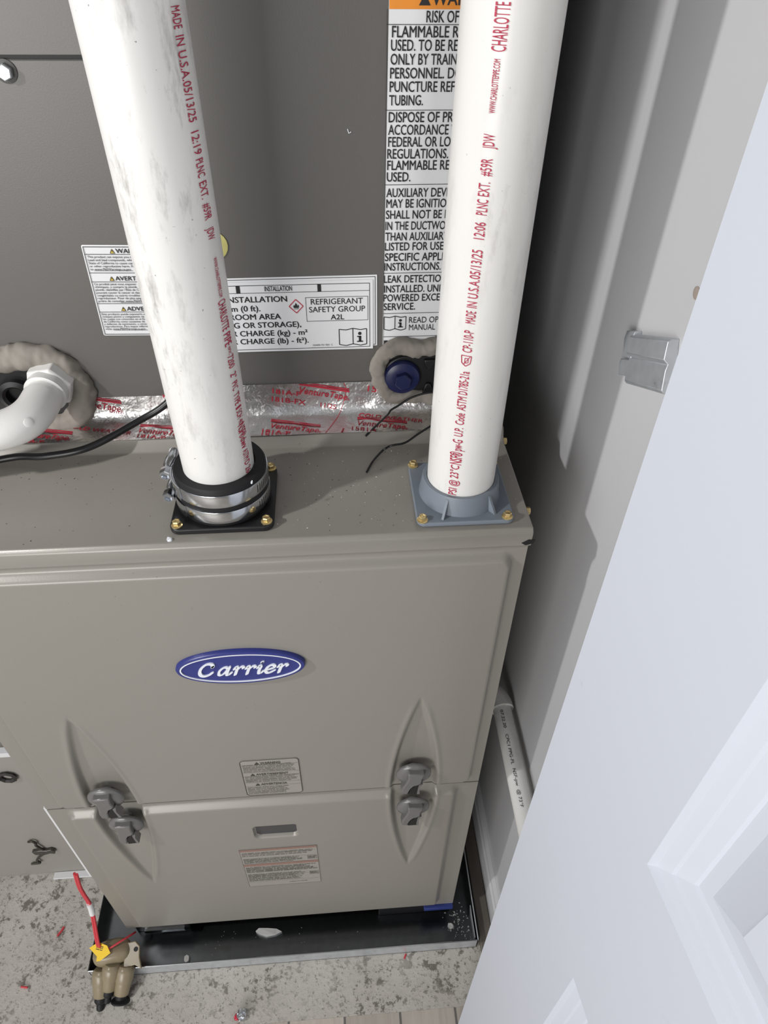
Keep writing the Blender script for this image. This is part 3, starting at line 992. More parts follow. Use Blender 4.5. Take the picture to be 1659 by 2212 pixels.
B += [quad(0.4332, 0.4335, 0.960, 1.2420), quad(0.4835, 0.4838, 0.960, 0.9872)]
B += book(0.4339, 0.4545, 0.9940, 1.0078, 0.0007)
B.append(txt('WARNING', 0.4650, 1.2445, 0.0072, xs=1.0, bold=0.018))
B += triangle_sign(0.4600, 1.2442, 0.0042)
print_on('label_print', B, BLACKINK, hl, fm(CY - 0.0012))
print_on('orange_band', [quad(0.4348, hx1, 1.2420, 1.2540)], ORANGE, hl, fm(CY - 0.0009))

# drain ports of the coil pan: black plates in the casing, the right one with a blue plug
def port(x0, x1, z0, z1, plug):
    r = (z1 - z0) / 2
    p = MB().prism(rrect(x0, x1, z0, z1, r * 0.98, 10), front(CY - 0.0005), 0.006).build('drain_port', BLACKPL, coil, smooth=40, bevel=0.0015)
    return p
pr = port(0.4340, 0.5240, 0.9265, 0.9690, True)
m = rot_to((0, -1, 0), (0.4520, CY - 0.0065, 0.9475))
MB().lathe([(0.0178, 0), (0.0178, 0.003), (0.0165, 0.0055), (0.0130, 0.0070), (0.0090, 0.0075)], 40, m).lathe([(0.0088, 0.006), (0.0085, 0.0125), (0.0075, 0.0135), (0, 0.0135)], 6, m, a0=0.3).build('drain_plug', BLUECAP, pr, smooth=30)
mb = MB()
yb = front(CY - 0.0064)
mb.prism([(0.4725, 0.9660), (0.4850, 0.9660), (0.4800, 0.9550), (0.4755, 0.9555)], yb, 0.0035)
mb.prism([(0.4725, 0.9290), (0.4850, 0.9290), (0.4800, 0.9400), (0.4755, 0.9395)], yb, 0.0035)
mb.prism([(0.4870, 0.9290), (0.5220, 0.9290), (0.5220, 0.9660), (0.4890, 0.9660), (0.4840, 0.9475)], yb, 0.0035)
mb.build('port_rib', BLACKPL, pr, bevel=0.001)
pl_ = port(0.005, 0.142, 0.9150, 0.9660, False)
m = rot_to((0, -1, 0), (0.082, CY - 0.0065, 0.9400))
MB().ring([(0.0165, 0), (0.0165, 0.006), (0.0120, 0.008), (0.0095, 0.006), (0.0095, 0)], 32, m).build('port_socket', BLACKPL, pl_)

# ------------------------------------------------------------------ putty round the ports
def putty(name, x0, x1, z0, z1, rad, label, seed, skip=None):
    base = rrect(x0, x1, z0, z1, (z1 - z0) / 2 * 0.96, 14)
    # resample evenly
    P = [Vector((x, 0, z)) for x, z in base]
    P.append(P[0])
    L = [0]
    for a, b in zip(P[:-1], P[1:]): L.append(L[-1] + (b - a).length)
    N = 130
    pts, rr = [], []
    rnd = random.Random(seed)
    ph = [rnd.uniform(0, 6.28) for _ in range(6)]
    for i in range(N):
        s = L[-1] * i / N
        k = max(j for j in range(len(L)) if L[j] <= s)
        k = min(k, len(P) - 2)
        p = P[k].lerp(P[k + 1], (s - L[k]) / max(1e-9, L[k + 1] - L[k]))
        w = 2 * PI * i / N
        wob = math.sin(3 * w + ph[0]) * 0.5 + math.sin(7 * w + ph[1]) * 0.3 + math.sin(13 * w + ph[2]) * 0.2
        pts.append((p.x + 0.0016 * math.sin(5 * w + ph[3]), CY - 0.0035 + 0.001 * math.sin(4 * w + ph[4]), p.z + 0.0014 * math.sin(6 * w + ph[5])))
        rr.append(rad * (1 + 0.14 * wob))
    mb = MB().tube(pts, rr, 14, closed=True)
    o = mb.build(name, PUTTYM, None, smooth=80)
    md = o.modifiers.new('sub', 'SUBSURF'); md.levels = 1; md.render_levels = 1
    tx = bpy.data.textures.new('putty_lumps', 'CLOUDS'); tx.noise_scale = 0.013
    d = o.modifiers.new('lumps', 'DISPLACE'); d.texture = tx; d.strength = 0.0075; d.mid_level = 0.5; d.texture_coords = 'LOCAL'
    return tag(o, label, 'putty', 'rings of sealing putty')
putty('sealing_putty', 0.4280, 0.5270, 0.9225, 0.9775, 0.0082, 'grey putty ring pressed round the blue drain plug beside the right pipe', 3)
putty('sealing_putty', -0.015, 0.1420, 0.9030, 0.9780, 0.0125, 'thick grey putty ring round the white drain elbow on the left', 9)

# ------------------------------------------------------------------ white drain elbow (left)
el = thing('drain_elbow', (0.117, CY - 0.012, 0.952), 'white plastic drain elbow with hexagonal bushing leaving the left side of the cabinet', 'pipe fitting')
ax = Vector((-0.10, -1, -0.10)).normalized()
p0 = Vector((0.1195, CY - 0.010, 0.955))
m = rot_to(ax, p0)
MB().lathe([(0.0225, -0.006), (0.0225, 0.0105), (0.0205, 0.0125)], 6, m, a0=0.2).build('bushing', PVC_F, el, smooth=20, bevel=0.001)
MB().lathe([(0.0188, 0.010), (0.0190, 0.020), (0.0180, 0.0205)], 40, m).build('collar', PVC_F, el, smooth=40)
MB().lathe([(0.0160, 0.018), (0.0160, 0.034)], 40, m).build('nipple', PVC_F, el, smooth=40)
q0 = p0 + ax * 0.026
c1 = q0 + ax * 0.018
path = [q0 + ax * 0.002, q0 + ax * 0.012]
endd = Vector((-1, -0.18, -0.10)).normalized()
n_ = 14
for i in range(1, n_ + 1):
    t = i / n_
    a = q0 + ax * 0.012
    b = a + ax * 0.026
    cc = b + endd * 0.026
    path.append(a * (1 - t) ** 2 + b * 2 * t * (1 - t) + cc * t * t)
path += [path[-1] + endd * 0.015, path[-1] + endd * 0.030]
MB().tube(path, 0.0172, 36).build('elbow', PVC_F, el, smooth=60)
e1 = path[-1]
MB().tube([e1 - endd * 0.002, e1 + endd * 0.10, e1 + endd * 0.22], 0.0134, 28).build('pipe', PVC_F, el, smooth=60)
MB().lathe([(0.0040, 0), (0.0040, 0.0010), (0.003, 0.0014), (0, 0.0014)], 20, rot_to((0.55, -0.6, 0.35), (path[8] + Vector((0.55, -0.6, 0.35)).normalized() * 0.0166))).build('mould_mark', PVC_F, el)

# ------------------------------------------------------------------ foil tape along the cabinet foot
TX0, TX1 = 0.001, 0.5300
tape_prof = [(0.1335, 0.9018), (0.160, 0.9030), (0.1650, 0.9055), (0.1680, 0.9110), (0.1692, 0.9180), (0.1693, 0.9392)]
lens_ = [0]
for a, b in zip(tape_prof[:-1], tape_prof[1:]): lens_.append(lens_[-1] + math.hypot(b[0] - a[0], b[1] - a[1]))
def tape_at(x, s, off=0.0):
    s = min(max(s, 0), lens_[-1])
    k = max(i for i in range(len(lens_) - 1) if lens_[i] <= s + 1e-12)
    t = (s - lens_[k]) / (lens_[k + 1] - lens_[k])
    a, b = tape_prof[k], tape_prof[k + 1]
    y, z = a[0] + (b[0] - a[0]) * t, a[1] + (b[1] - a[1]) * t
    d = Vector((0, b[0] - a[0], b[1] - a[1])).normalized()
    nrm = Vector((0, -d.z, d.y))
    wave = 0.0006 * math.sin(x * 61 + s * 40) + 0.0004 * math.sin(x * 173 - s * 90) + 0.0005 * math.sin(x * 29)
    wave *= math.sin(PI * min(1, max(0, s / lens_[-1])))
    return Vector((x, y, z)) + nrm * (0.0008 + wave + off)
mb = MB()
NXT, NS = 300, 26
vs, fs = [], []
for i in range(NXT + 1):
    x = TX0 + (TX1 - TX0) * i / NXT
    for k in range(NS + 1):
        vs.append(tape_at(x, lens_[-1] * k / NS + (0.0008 * math.sin(x * 37) if k == 0 else 0)))
for i in range(NXT):
    for k in range(NS):
        a = i * (NS + 1) + k
        fs.append((a, a + NS + 1, a + NS + 2, a + 1))
mb.add(vs, fs)
tape = mb.build('foil_tape', FOIL, None, smooth=80)
tag(tape, 'crinkled aluminium foil tape printed in red along the foot of the grey cabinet', 'tape')
# printing on the tape: slanted rows, wrapped over the fold and cut at the tape edges
SL = -0.20
SMAX = lens_[-1]
def tape_print(items):
    vv, ff = [], []
    for v, f in items:
        o = len(vv)
        vv += [(p[0], p[1], (p[2] if len(p) > 2 else 0) * 1.5e-5) for p in v]
        ff += [tuple(i + o for i in q) for q in f]
    me = bpy.data.meshes.new('tape_print')
    me.from_pydata(vv, [], ff)
    bm = bmesh.new(); bm.from_mesh(me)
    def cut(co, no, inner=False, outer=False):
        bmesh.ops.bisect_plane(bm, geom=bm.verts[:] + bm.edges[:] + bm.faces[:], plane_co=co, plane_no=no, clear_outer=outer, clear_inner=inner)
    cut((0, 0.0006, 0), (0, 1, 0), inner=True)
    cut((0, SMAX - 0.0006, 0), (0, 1, 0), outer=True)
    for s in lens_[1:-1] + [SMAX * k / 12 for k in range(1, 12)]:
        cut((0, s, 0), (0, 1, 0))
    for v in bm.verts:
        v.co = tape_at(v.co.x, v.co.y, 0.0005 + v.co.z)
    bm.to_mesh(me); bm.free()
    me.materials.append(TAPEINK)
    o = bpy.data.objects.new('tape_print', me)
    C.objects.link(o); link_to(o, tape)
def slant(v, f, x0, y0):
    v = v.copy()
    v[:, 1] = v[:, 1] + (v[:, 0] - x0) * SL
    return v, f
def brandmark(x, s, k=1.0):
    out = []
    k *= 1.22
    w = 0.040 * k
    out.append(slant(*txt('VentureTape', x, s, 0.0060 * k, width=w, bold=0.016, shear=0.35), x, s))
    for d0, d1 in ((0.0078, 0.0096), (0.0102, 0.0112)):
        out.append(slant(*quad(x + 0.002, x + w + 0.003, s + d0 * k, s + d1 * k), x, s))
    out.append(slant(*txt('®', x + w + 0.0006, s, 0.0022, bold=0.01), x, s))
    return out
def tline(s_, x, s, cap=0.0052, xs=1.30, shear=0.1): return [slant(*txt(s_, x, s, cap, xs=xs, bold=0.016, shear=shear), x, s)]
T = []
# lower run (lying part)
for x in (0.075, 0.188, 0.318, 0.405, 0.487):
    T += brandmark(x, 0.0125)
T += tline('181A-P', 0.0745, 0.0040); T += tline('181A-P', 0.190, 0.0045); T += tline('181A-P', 0.3115, 0.0052); T += tline('181P  181B-FX', 0.311, -0.0005); T += tline('1581A', 0.4005, 0.0050); T += tline('181A-P', 0.4850, 0.0050); T += tline('181B-FX', 0.4850, -0.0010)
# middle run
for x in (0.118, 0.408): T += tline('COLD WEATHER', x, 0.0262 if x > 0.3 else 0.0225, 0.0050, 1.15, 0.3)
T += tline('11/25', 0.3700, 0.0390, 0.0048, 1.1)
# upper run (standing part)
for x in (0.122, 0.2130, 0.3480, 0.4260, 0.505): T += brandmark(x, 0.0560 if x > 0.2 else 0.0500)
T += tline('181A-P', 0.2280, 0.0560); T += tline('181B-FX', 0.2270, 0.0490)
T += tline('181A-P', 0.3230, 0.0570); T += tline('181B-FX', 0.3215, 0.0480, 0.0052)
T += tline('1581A', 0.4180, 0.0560, 0.0062)
T += tline('LISTED', 0.4505, 0.0475, 0.0022, 1.3); T += tline('1581A', 0.4900, 0.0480); T += tline('LISTED', 0.160, 0.0400, 0.0024, 1.3)
cx_, cs_ = 0.4470, 0.0490
ring_ = [(cx_ + 0.0034 * math.cos(2 * PI * k / 20), cs_ + 0.0034 * math.sin(2 * PI * k / 20)) for k in range(20)]
T += outline2(ring_, 0.0006)
T += outline2([(0.3945, 0.066), (0.3965, 0.060), (0.3955, 0.050), (0.3905, 0.034), (0.3800, 0.012), (0.374, 0.0)], 0.0006, closed=False)
T += outline2([(0.3925, 0.008), (0.3915, 0.004), (0.3900, 0.000)], 0.0014, closed=False)
tape_print(T)

# ------------------------------------------------------------------ white vent pipes
PR = 0.03016
def vent(name, base, top, z0, z1, mat, label, n=96):
    def axis(z):
        t = (z - 0.893) / (1.25 - 0.893)
        return Vector((base[0] + (top[0] - base[0]) * t, base[1] + (top[1] - base[1]) * t, z))
    zs_ = np.linspace(z0, z1, 12)
    mb = MB().tube([axis(z) for z in zs_], PR, n)
    o = mb.build(name, mat, None, smooth=60)
    tag(o, label, 'pipe', 'white plastic vent pipes')
    return o, axis
vl, axl = vent('vent_pipe', (0.2828, 0.0510), (0.2826, 0.0381), 0.9035, 2.39, PVC_L, 'scuffed white plastic pipe rising from the black rubber coupling')
vr, axr = vent('vent_pipe', (0.4955, 0.0490), (0.4957, 0.0468), 0.8990, 2.39, PVC_R, 'cleaner white plastic pipe rising from the grey flange')
def pipe_print(parent, axis, az, segs, direction):
    mb = MB()
    for s, za, zb, cap, bold in segs:
        L_ = abs(zb - za)
        v, f = txt(s, 0, -cap / 2, cap, width=L_, bold=bold)
        pts = []
        for a, b, k in v:
            rr_ = PR + 0.0005 + k * 1.5e-5
            if direction < 0:        # reads downwards, tops of the letters to the right
                z = max(za, zb) - a
                an = az + b / PR
            else:                    # reads upwards, tops to the left
                z = min(za, zb) + a
                an = az - b / PR
            c = axis(z)
            pts.append((c.x + rr_ * math.cos(an), c.y + rr_ * math.sin(an), z))
        mb.add(pts, f)
    me = bpy.data.meshes.new('pipe_print')
    me.from_pydata(mb.v, [], mb.f)
    me.materials.append(REDINK)
    o = bpy.data.objects.new('pipe_print', me)
    C.objects.link(o); link_to(o, parent)
K = 0.0072
pipe_print(vl, axl, math.radians(-28), [
    ('MADE', 1.2580, 1.2480, K, 0.004), ('IN', 1.2450, 1.2403, K, 0.004), ('U.S.A.05/13/25', 1.2380, 1.2030, K, 0.004), ('12:19', 1.1980, 1.1855, K, 0.004),
    ('PLNC', 1.1830, 1.1725, K, 0.004), ('EXT.', 1.1700, 1.1600, K, 0.004), ('#59R', 1.1570, 1.1470, K, 0.004), ('JDW', 1.1420, 1.1340, K, 0.004),
    ('WWW.CHARLOTTEPIPE.COM', 1.1220, 1.0940, 0.0036, 0.012), ('CHARLOTTE', 1.0920, 1.0690, 0.0082, 0.006), ('PIPE', 1.0665, 1.0565, 0.0082, 0.006),
    ('®PVC', 1.0555, 1.0490, 0.0034, 0.008), ('7200', 1.0483, 1.0380, K, 0.004), ('2"', 1.0335, 1.0285, K, 0.004), ('PVC', 1.0255, 1.0185, K, 0.004), ('TYPE', 1.0155, 1.0050, K, 0.004),
    ('1', 1.0028, 1.0010, K, 0.004), ('SCH', 0.9995, 0.9920, K, 0.004), ('40', 0.9905, 0.9860, 0.0055, 0.006), ('NSF®', 0.9858, 0.9730, 0.0092, 0.014), ('dwv', 0.9725, 0.9620, 0.0080, 0.014),
    ('ASTM', 0.9600, 0.9495, K, 0.004), ('D', 0.9480, 0.9445, K, 0.004), ('2665', 0.9420, 0.9300, K, 0.004)], -1)
K = 0.0070
pipe_print(vr, axr, math.radians(-113.5), [
    ('280 PSI @ 23°C', 0.9010, 0.9455, K, 0.004), ('NSF®', 0.9465, 0.9595, 0.0098, 0.014), ('pw-G', 0.9610, 0.9720, 0.0080, 0.008),
    ('U.P.', 0.9755, 0.9840, K, 0.004), ('Code', 0.9870, 0.9980, K, 0.004), ('ASTM', 1.0005, 1.0130, K, 0.004), ('D1785-21a', 1.0150, 1.0355, K, 0.004),
    ('CP-110-P', 1.0515, 1.0690, K, 0.004), ('MADE', 1.0745, 1.0840, K, 0.004), ('IN', 1.0865, 1.0910, K, 0.004), ('U.S.A.05/13/25', 1.0935, 1.1275, K, 0.004), ('12:06', 1.1345, 1.1455, K, 0.004),
    ('PLNC', 1.1500, 1.1595, K, 0.004), ('EXT.', 1.1615, 1.1700, K, 0.004), ('#59R', 1.1735, 1.1835, K, 0.004), ('JDW', 1.1890, 1.1970, K, 0.004),
    ('WWW.CHARLOTTEPIPE.COM', 1.2080, 1.2350, 0.0036, 0.012), ('CHARLOTTE', 1.2385, 1.2610, 0.0082, 0.006), ('PIPE', 1.2640, 1.2740, 0.0082, 0.006)], 1)
# small shield mark on the right pipe
mb = MB()
def on_r(a, b):
    c = axr(a); an = math.radians(-113.5) - b / PR
    return (c.x + (PR + 0.0005) * math.cos(an), c.y + (PR + 0.0005) * math.sin(an), a)
for v, f in outline2([(1.0400, 0.0000), (1.0425, 0.0032), (1.0485, 0.0038), (1.0485, -0.0038), (1.0425, -0.0032)], 0.0006) + outline2([(1.0425, 0.0010), (1.0465, 0.0010), (1.0465, -0.0015), (1.0430, -0.0015)], 0.0005) + [line2((1.041, 0.002), (1.0485, -0.003), 0.0005)]:
    mb.add([on_r(a, b) for a, b in v], f)
me = bpy.data.meshes.new('shield_mark'); me.from_pydata(mb.v, [], mb.f); me.materials.append(REDINK)
o = bpy.data.objects.new('shield_mark', me); C.objects.link(o); link_to(o, vr)

# ------------------------------------------------------------------ black rubber coupling (left)
ZT = 0.8890
bx, by = 0.2832, 0.0530
cp = thing('rubber_coupling', (bx, by, ZT), 'black rubber pipe coupling with two steel hose clamps on a square black plate', 'pipe coupling')
mp = MB().prism(rrect(bx - 0.0445, bx + 0.0445, by - 0.0435, by + 0.0435, 0.0085, 8), Matrix.Translation((0, 0, ZT + 0.0002)), 0.0058)
mp.build('base_plate', BLACKPL, cp, smooth=40, bevel=0.0012)
cby = 0.0505
mc = Matrix.Translation((bx, cby, ZT))
MB().ring([(0.0304, 0.0062), (0.0385, 0.0062), (0.0398, 0.010), (0.0398, 0.0445), (0.0385, 0.0465), (0.0310, 0.0465), (0.0304, 0.0455)], 96, mc).build('rubber_sleeve', RUBBER, cp, smooth=40)
def clamp(z0, z1, hx, hy, hz, a_end):
    root = MB().ring([(0.0399, z0), (0.0408, z0), (0.0411, z0 + 0.0008), (0.0411, z1 - 0.0008), (0.0408, z1), (0.0399, z1)], 120, mc).build('hose_clamp', STEEL, cp, smooth=40)
    # slots punched through the band
    mb = MB()
    for a in np.arange(-36, 6, 4.2):
        an = math.radians(a)
        t = Vector((-math.sin(an), math.cos(an), 0)); nn = Vector((math.cos(an), math.sin(an), 0))
        o = Vector((bx, cby, ZT)) + nn * 0.04112
        h0, h1 = z0 + 0.003, z1 - 0.0025
        mb.add([o - t * 0.0008 + Vector((0, 0, h0)), o + t * 0.0002 + Vector((0, 0, h0)), o + t * 0.0008 + Vector((0, 0, h1)), o - t * 0.0002 + Vector((0, 0, h1))], [(0, 1, 2, 3)])
    mb.build('band_slots', DARK, root, smooth=0)
    # overlapping tail of the band, left front
    mb = MB()
    vs = []
    for k in range(13):
        an = math.radians(178 + k * (a_end - 178) / 12)
        for r_ in (0.0412, 0.0422):
            for z in (z0 - 0.0004, z1 + 0.0004):
                vs.append((bx + r_ * math.cos(an), cby + r_ * math.sin(an), ZT + z))
    fs = []
    for k in range(12):
        b0, b1 = 4 * k, 4 * k + 4
        fs += [(b0 + 2, b0 + 3, b1 + 3, b1 + 2), (b0, b1, b1 + 1, b0 + 1), (b0 + 1, b1 + 1, b1 + 3, b0 + 3), (b0, b0 + 2, b1 + 2, b1)]
    fs += [(0, 1, 3, 2), (48, 50, 51, 49)]
    mb.add(vs, fs).build('band_tail', STEEL, root, smooth=30)
    # worm screw with hexagonal head
    d = Vector((-0.10, -1.0, -0.05)).normalized()
    m = rot_to(d, (hx, hy, hz))
    mb = MB()
    mb.lathe([(0.0045, -0.026), (0.0052, -0.024), (0.0052, -0.006), (0.0038, -0.004), (0.0038, 0.0)], 20, m)
    mb.build('worm_housing', STEEL, root, smooth=40)
    MB().lathe([(0.0050, -0.001), (0.0055, 0.001), (0.0055, 0.0070), (0.0048, 0.0080), (0.0036, 0.0080), (0.0034, 0.0055), (0, 0.0055)], 6, m, a0=0.5).build('clamp_screw', STEEL, root, smooth=20)
clamp(0.0285, 0.0412, 0.2368, 0.0540, 0.9255, 222)
clamp(0.0110, 0.0232, 0.2372, 0.0460, 0.9070, 226)
for x, y in ((0.2450, 0.0160), (0.3216, 0.0165), (0.3219, 0.0905), (0.2450, 0.0905)):
    hex_screw((x, y, ZT + 0.006), (0.02 * random.random(), 0.03 * random.random(), 1), cp, 'screw', 0.95)

# ------------------------------------------------------------------ grey flange (right)
gx, gy = 0.4958, 0.0495
gf = thing('vent_flange', (gx, gy, ZT), 'square grey plastic vent flange round the cleaner pipe at the right corner', 'pipe flange')
MB().prism(rrect(gx - 0.0435, gx + 0.0435, gy - 0.0435, gy + 0.0435, 0.0075, 8), Matrix.Translation((0, 0, ZT + 0.0002)), 0.0046).build('base_plate', GREYPVC, gf, smooth=40, bevel=0.0012)
mg = Matrix.Translation((0.4955, 0.0490, ZT))
MB().ring([(0.0303, 0.0040), (0.0372, 0.0040), (0.0362, 0.0080), (0.0345, 0.0215), (0.0338, 0.0232), (0.0310, 0.0232), (0.0303, 0.0222)], 96, mg).build('socket', GREYPVC, gf, smooth=40)
for a in (-118, -52, 52, 128):
    an = math.radians(a)
    m = Matrix.Translation((0.4955, 0.0490, ZT + 0.0046)) @ Matrix.Rotation(an, 4, 'Z') @ Matrix(((1, 0, 0, 0), (0, 0, -1, 0.0011), (0, 1, 0, 0), (0, 0, 0, 1)))
    MB().prism([(0.0335, 0), (0.0445, 0), (0.0350, 0.0160), (0.0335, 0.0160)], m, 0.0022).build('gusset', GREYPVC, gf, smooth=0)
for x, y in ((0.4572, 0.0108), (0.5325, 0.0108), (0.4572, 0.0885), (0.5340, 0.0885)):
    hex_screw((x, y, ZT + 0.0048), (0.03 * random.random(), 0.03 * random.random(), 1), gf, 'screw', 0.95)

# ------------------------------------------------------------------ cables on the ledge
cb = MB().tube(bez([(-0.06, 0.080, 0.8925), (0.02, 0.108, 0.8925), (0.0750, 0.1195, 0.8970), (0.1120, 0.1110, 0.9035), (0.1525, 0.1140, 0.9100), (0.1930, 0.1420, 0.9180), (0.2230, 0.1500, 0.9330), (0.250, 0.1580, 0.962), (0.258, 0.162, 1.00)], 10), 0.0034, 14).build('black_cable', BLACKCAB, None, smooth=80)
tag(cb, 'thick black cable lying across the ledge from the left to the scuffed pipe', 'cable')
def thin(name, pts, label):
    o = MB().tube(bez(pts, 8), 0.00105, 8).build(name, BLACKCAB, None, smooth=80)
    return tag(o, label, 'wire', 'thin black wires on the ledge')
thin('tie_wire', [(0.4141, 0.1325, 0.8985), (0.4250, 0.1392, 0.9060), (0.4370, 0.1440, 0.9160), (0.4400, 0.1465, 0.9190), (0.4480, 0.1500, 0.9220), (0.4620, 0.1520, 0.9300), (0.4820, 0.1520, 0.9350), (0.505, 0.1530, 0.930), (0.52, 0.155, 0.921)],
     'upper of two thin black wires, arching over the foil tape from behind the cleaner pipe')
thin('tie_wire', [(0.4124, 0.0855, 0.8902), (0.4190, 0.1000, 0.8912), (0.4290, 0.1130, 0.8938), (0.4330, 0.1145, 0.8960), (0.4365, 0.1175, 0.8960), (0.4410, 0.1175, 0.8975), (0.4530, 0.1210, 0.8975), (0.4680, 0.1300, 0.9020), (0.4850, 0.1380, 0.9075), (0.505, 0.145, 0.912)],
     'lower of two thin black wires, kinked and lying on the ledge beside the grey flange')

# ------------------------------------------------------------------ galvanised keeper on the wall
kp = thing('wall_bracket', (WX - 0.006, 0.03, 1.03), 'galvanised metal bracket with a creased front, fixed on the right wall beside the open door', 'bracket')
KM = Matrix.Translation((WX, 0.0520, 1.0215)) @ Matrix.Rotation(-0.43, 4, 'X')
# local frame: y runs along the wall towards the room (negated), z up, x out of the wall (negative)
def kprism(poly, y0, y1, name, bevel=0.0006):
    m = KM @ Matrix(((1, 0, 0, 0), (0, 0, -1, -y0), (0, 1, 0, 0), (0, 0, 0, 1)))
    return MB().prism(poly, m, y1 - y0).build(name, GALV, kp, smooth=30, bevel=bevel)
kprism([(0.000, 0.0215), (-0.0060, 0.0215), (-0.0085, 0.0200), (-0.0105, 0.0070), (-0.0070, 0.0035), (-0.0085, -0.0010), (-0.0100, -0.0150), (-0.0080, -0.0175), (0.000, -0.0175)], 0.0, 0.067, 'bracket_body')
kprism([(0.0, 0.0240), (-0.006, 0.0240), (-0.008, 0.0180), (-0.008, 0.0030), (0.0, 0.0030)], -0.012, 0.004, 'upper_tab')
kprism([(0.0, 0.0010), (-0.007, 0.0010), (-0.008, -0.0030), (-0.008, -0.0120), (0.0, -0.0130)], -0.018, 0.002, 'lower_tab')

# ------------------------------------------------------------------ white drain line beside the wall
dl = thing('drain_line', (0.6115, 0.05, 0.40), 'narrow white plastic pipe running along the right wall beside the furnace', 'pipe')
dp0, dp1 = Vector((0.6115, 0.128, 0.4100)), Vector((0.6115, -0.118, 0.3960))
dd = (dp1 - dp0).normalized()
MB().tube([dp0, dp0.lerp(dp1, 0.5), dp1], 0.0134, 40).build('pipe', PVC_B, dl, smooth=60)
pe = []
a = dp0 - dd * -0.006
for i in range(13):
    t = i / 12
    A0 = dp0 + dd * 0.010; B0 = dp0 - dd * 0.020; C0 = B0 + Vector((-0.034, 0.004, 0.002))
    pe.append(A0 * (1 - t) ** 2 + B0 * 2 * t * (1 - t) + C0 * t * t)
MB().tube(pe, [0.0172] * 13, 36).build('elbow', PVC_B, dl, smooth=50)
MB().tube([C0, C0 + Vector((-0.0235, 0.001, 0.001))], 0.0134, 32).build('stub', PVC_B, dl, smooth=50)
mb = MB()
for s, t0, t1 in (('07.22.20', 0.018, 0.046), ('CPC1 PPG-FL', 0.056, 0.100), ('NSF-pw', 0.106, 0.130), ('@ 73°F', 0.135, 0.158)):
    v, f = txt(s, 0, -0.002, 0.0040, width=t1 - t0, shear=0.2)
    pts = []
    for aa, b, _k in v:
        c = dp0 + dd * (t0 + aa)
        an = math.radians(72) + b / 0.0134
        # around the pipe: 0 = towards -x, 90 = up
        pts.append((c.x - 0.0139 * math.cos(an), c.y, c.z + 0.0139 * math.sin(an)))
    mb.add(pts, f)
me = bpy.data.meshes.new('pipe_print'); me.from_pydata(mb.v, [], mb.f); me.materials.append(BLACKINK)
o = bpy.data.objects.new('pipe_print', me); C.objects.link(o); link_to(o, dl)

# ------------------------------------------------------------------ drain pan under the furnace
PX0, PX1, PY0, PY1, PZ = -0.056, 0.590, -0.0545, 0.83, -0.0200
pan = thing('drain_pan', (0.27, 0.4, FZ), 'shallow galvanised metal drain pan under the furnace, dusty inside', 'pan')
t = 0.0012
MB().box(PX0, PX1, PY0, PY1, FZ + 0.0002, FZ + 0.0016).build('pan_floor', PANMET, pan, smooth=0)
def wallp(x0, x1, y0, y1, name, mat=PANMET):
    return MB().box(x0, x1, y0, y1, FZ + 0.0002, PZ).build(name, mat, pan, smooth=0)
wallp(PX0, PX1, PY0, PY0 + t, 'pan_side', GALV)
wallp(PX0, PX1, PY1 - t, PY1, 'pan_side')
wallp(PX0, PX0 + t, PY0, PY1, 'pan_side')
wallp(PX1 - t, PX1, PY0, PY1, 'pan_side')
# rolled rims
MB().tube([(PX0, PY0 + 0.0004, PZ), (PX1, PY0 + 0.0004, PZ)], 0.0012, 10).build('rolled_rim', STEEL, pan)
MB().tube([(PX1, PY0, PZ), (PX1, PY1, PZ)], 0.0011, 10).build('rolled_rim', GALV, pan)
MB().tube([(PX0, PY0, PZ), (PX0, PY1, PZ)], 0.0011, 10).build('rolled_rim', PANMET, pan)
# folded corner ear
MB().add([(PX1 - 0.002, PY0 + 0.001, FZ + 0.002), (PX1 - 0.002, PY0 + 0.050, FZ + 0.002), (PX1 - 0.0045, PY0 + 0.054, PZ + 0.003), (PX1 - 0.0045, PY0 + 0.004, PZ + 0.003),
          (PX1 - 0.003, PY0 + 0.001, FZ + 0.002), (PX1 - 0.003, PY0 + 0.050, FZ + 0.002), (PX1 - 0.0055, PY0 + 0.054, PZ + 0.003), (PX1 - 0.0055, PY0 + 0.004, PZ + 0.003)],
         [(0, 1, 2, 3), (7, 6, 5, 4), (0, 4, 5, 1), (1, 5, 6, 2), (2, 6, 7, 3), (3, 7, 4, 0)]).build('corner_ear', GALV, pan, smooth=0)

# blocks that carry the furnace inside the pan
def foot(x0, x1, y0, y1, label, cap):
    r = thing('support_block', ((x0 + x1) / 2, (y0 + y1) / 2, FZ + 0.0017), label, 'block', 'blocks carrying the furnace')
    MB().box(x0, x1, y0, y1, FZ + 0.0017, -0.0102).build('rubber_block', RUBBER, r, bevel=0.002)
    yf = y0 - 0.0130 if cap is BLUEFOAM else y0
    xf = x1 - 0.050 if cap is BLUEFOAM else x0
    MB().box(xf, x1, yf, y1, -0.0100, -0.0004).build('top_pad', cap, r, bevel=0.001)
foot(0.425, 0.5525, 0.006, 0.11, 'black support block with a blue pad under the right front corner of the furnace', BLUEFOAM)
foot(0.004, 0.095, 0.010, 0.11, 'black support block under the left front corner of the furnace', RUBBER)
# steel angle under the left of the lower door
sa = MB().prism([(0, 0), (0.014, 0), (0.014, -0.0012), (0.0012, -0.0012), (0.0012, -0.010), (0, -0.010)], Matrix(((0, 0, 1, 0.030), (1, 0, 0, -0.0075), (0, 1, 0, -0.0006), (0, 0, 0, 1))), 0.066).build('base_rail', PANMET, fur, smooth=0)

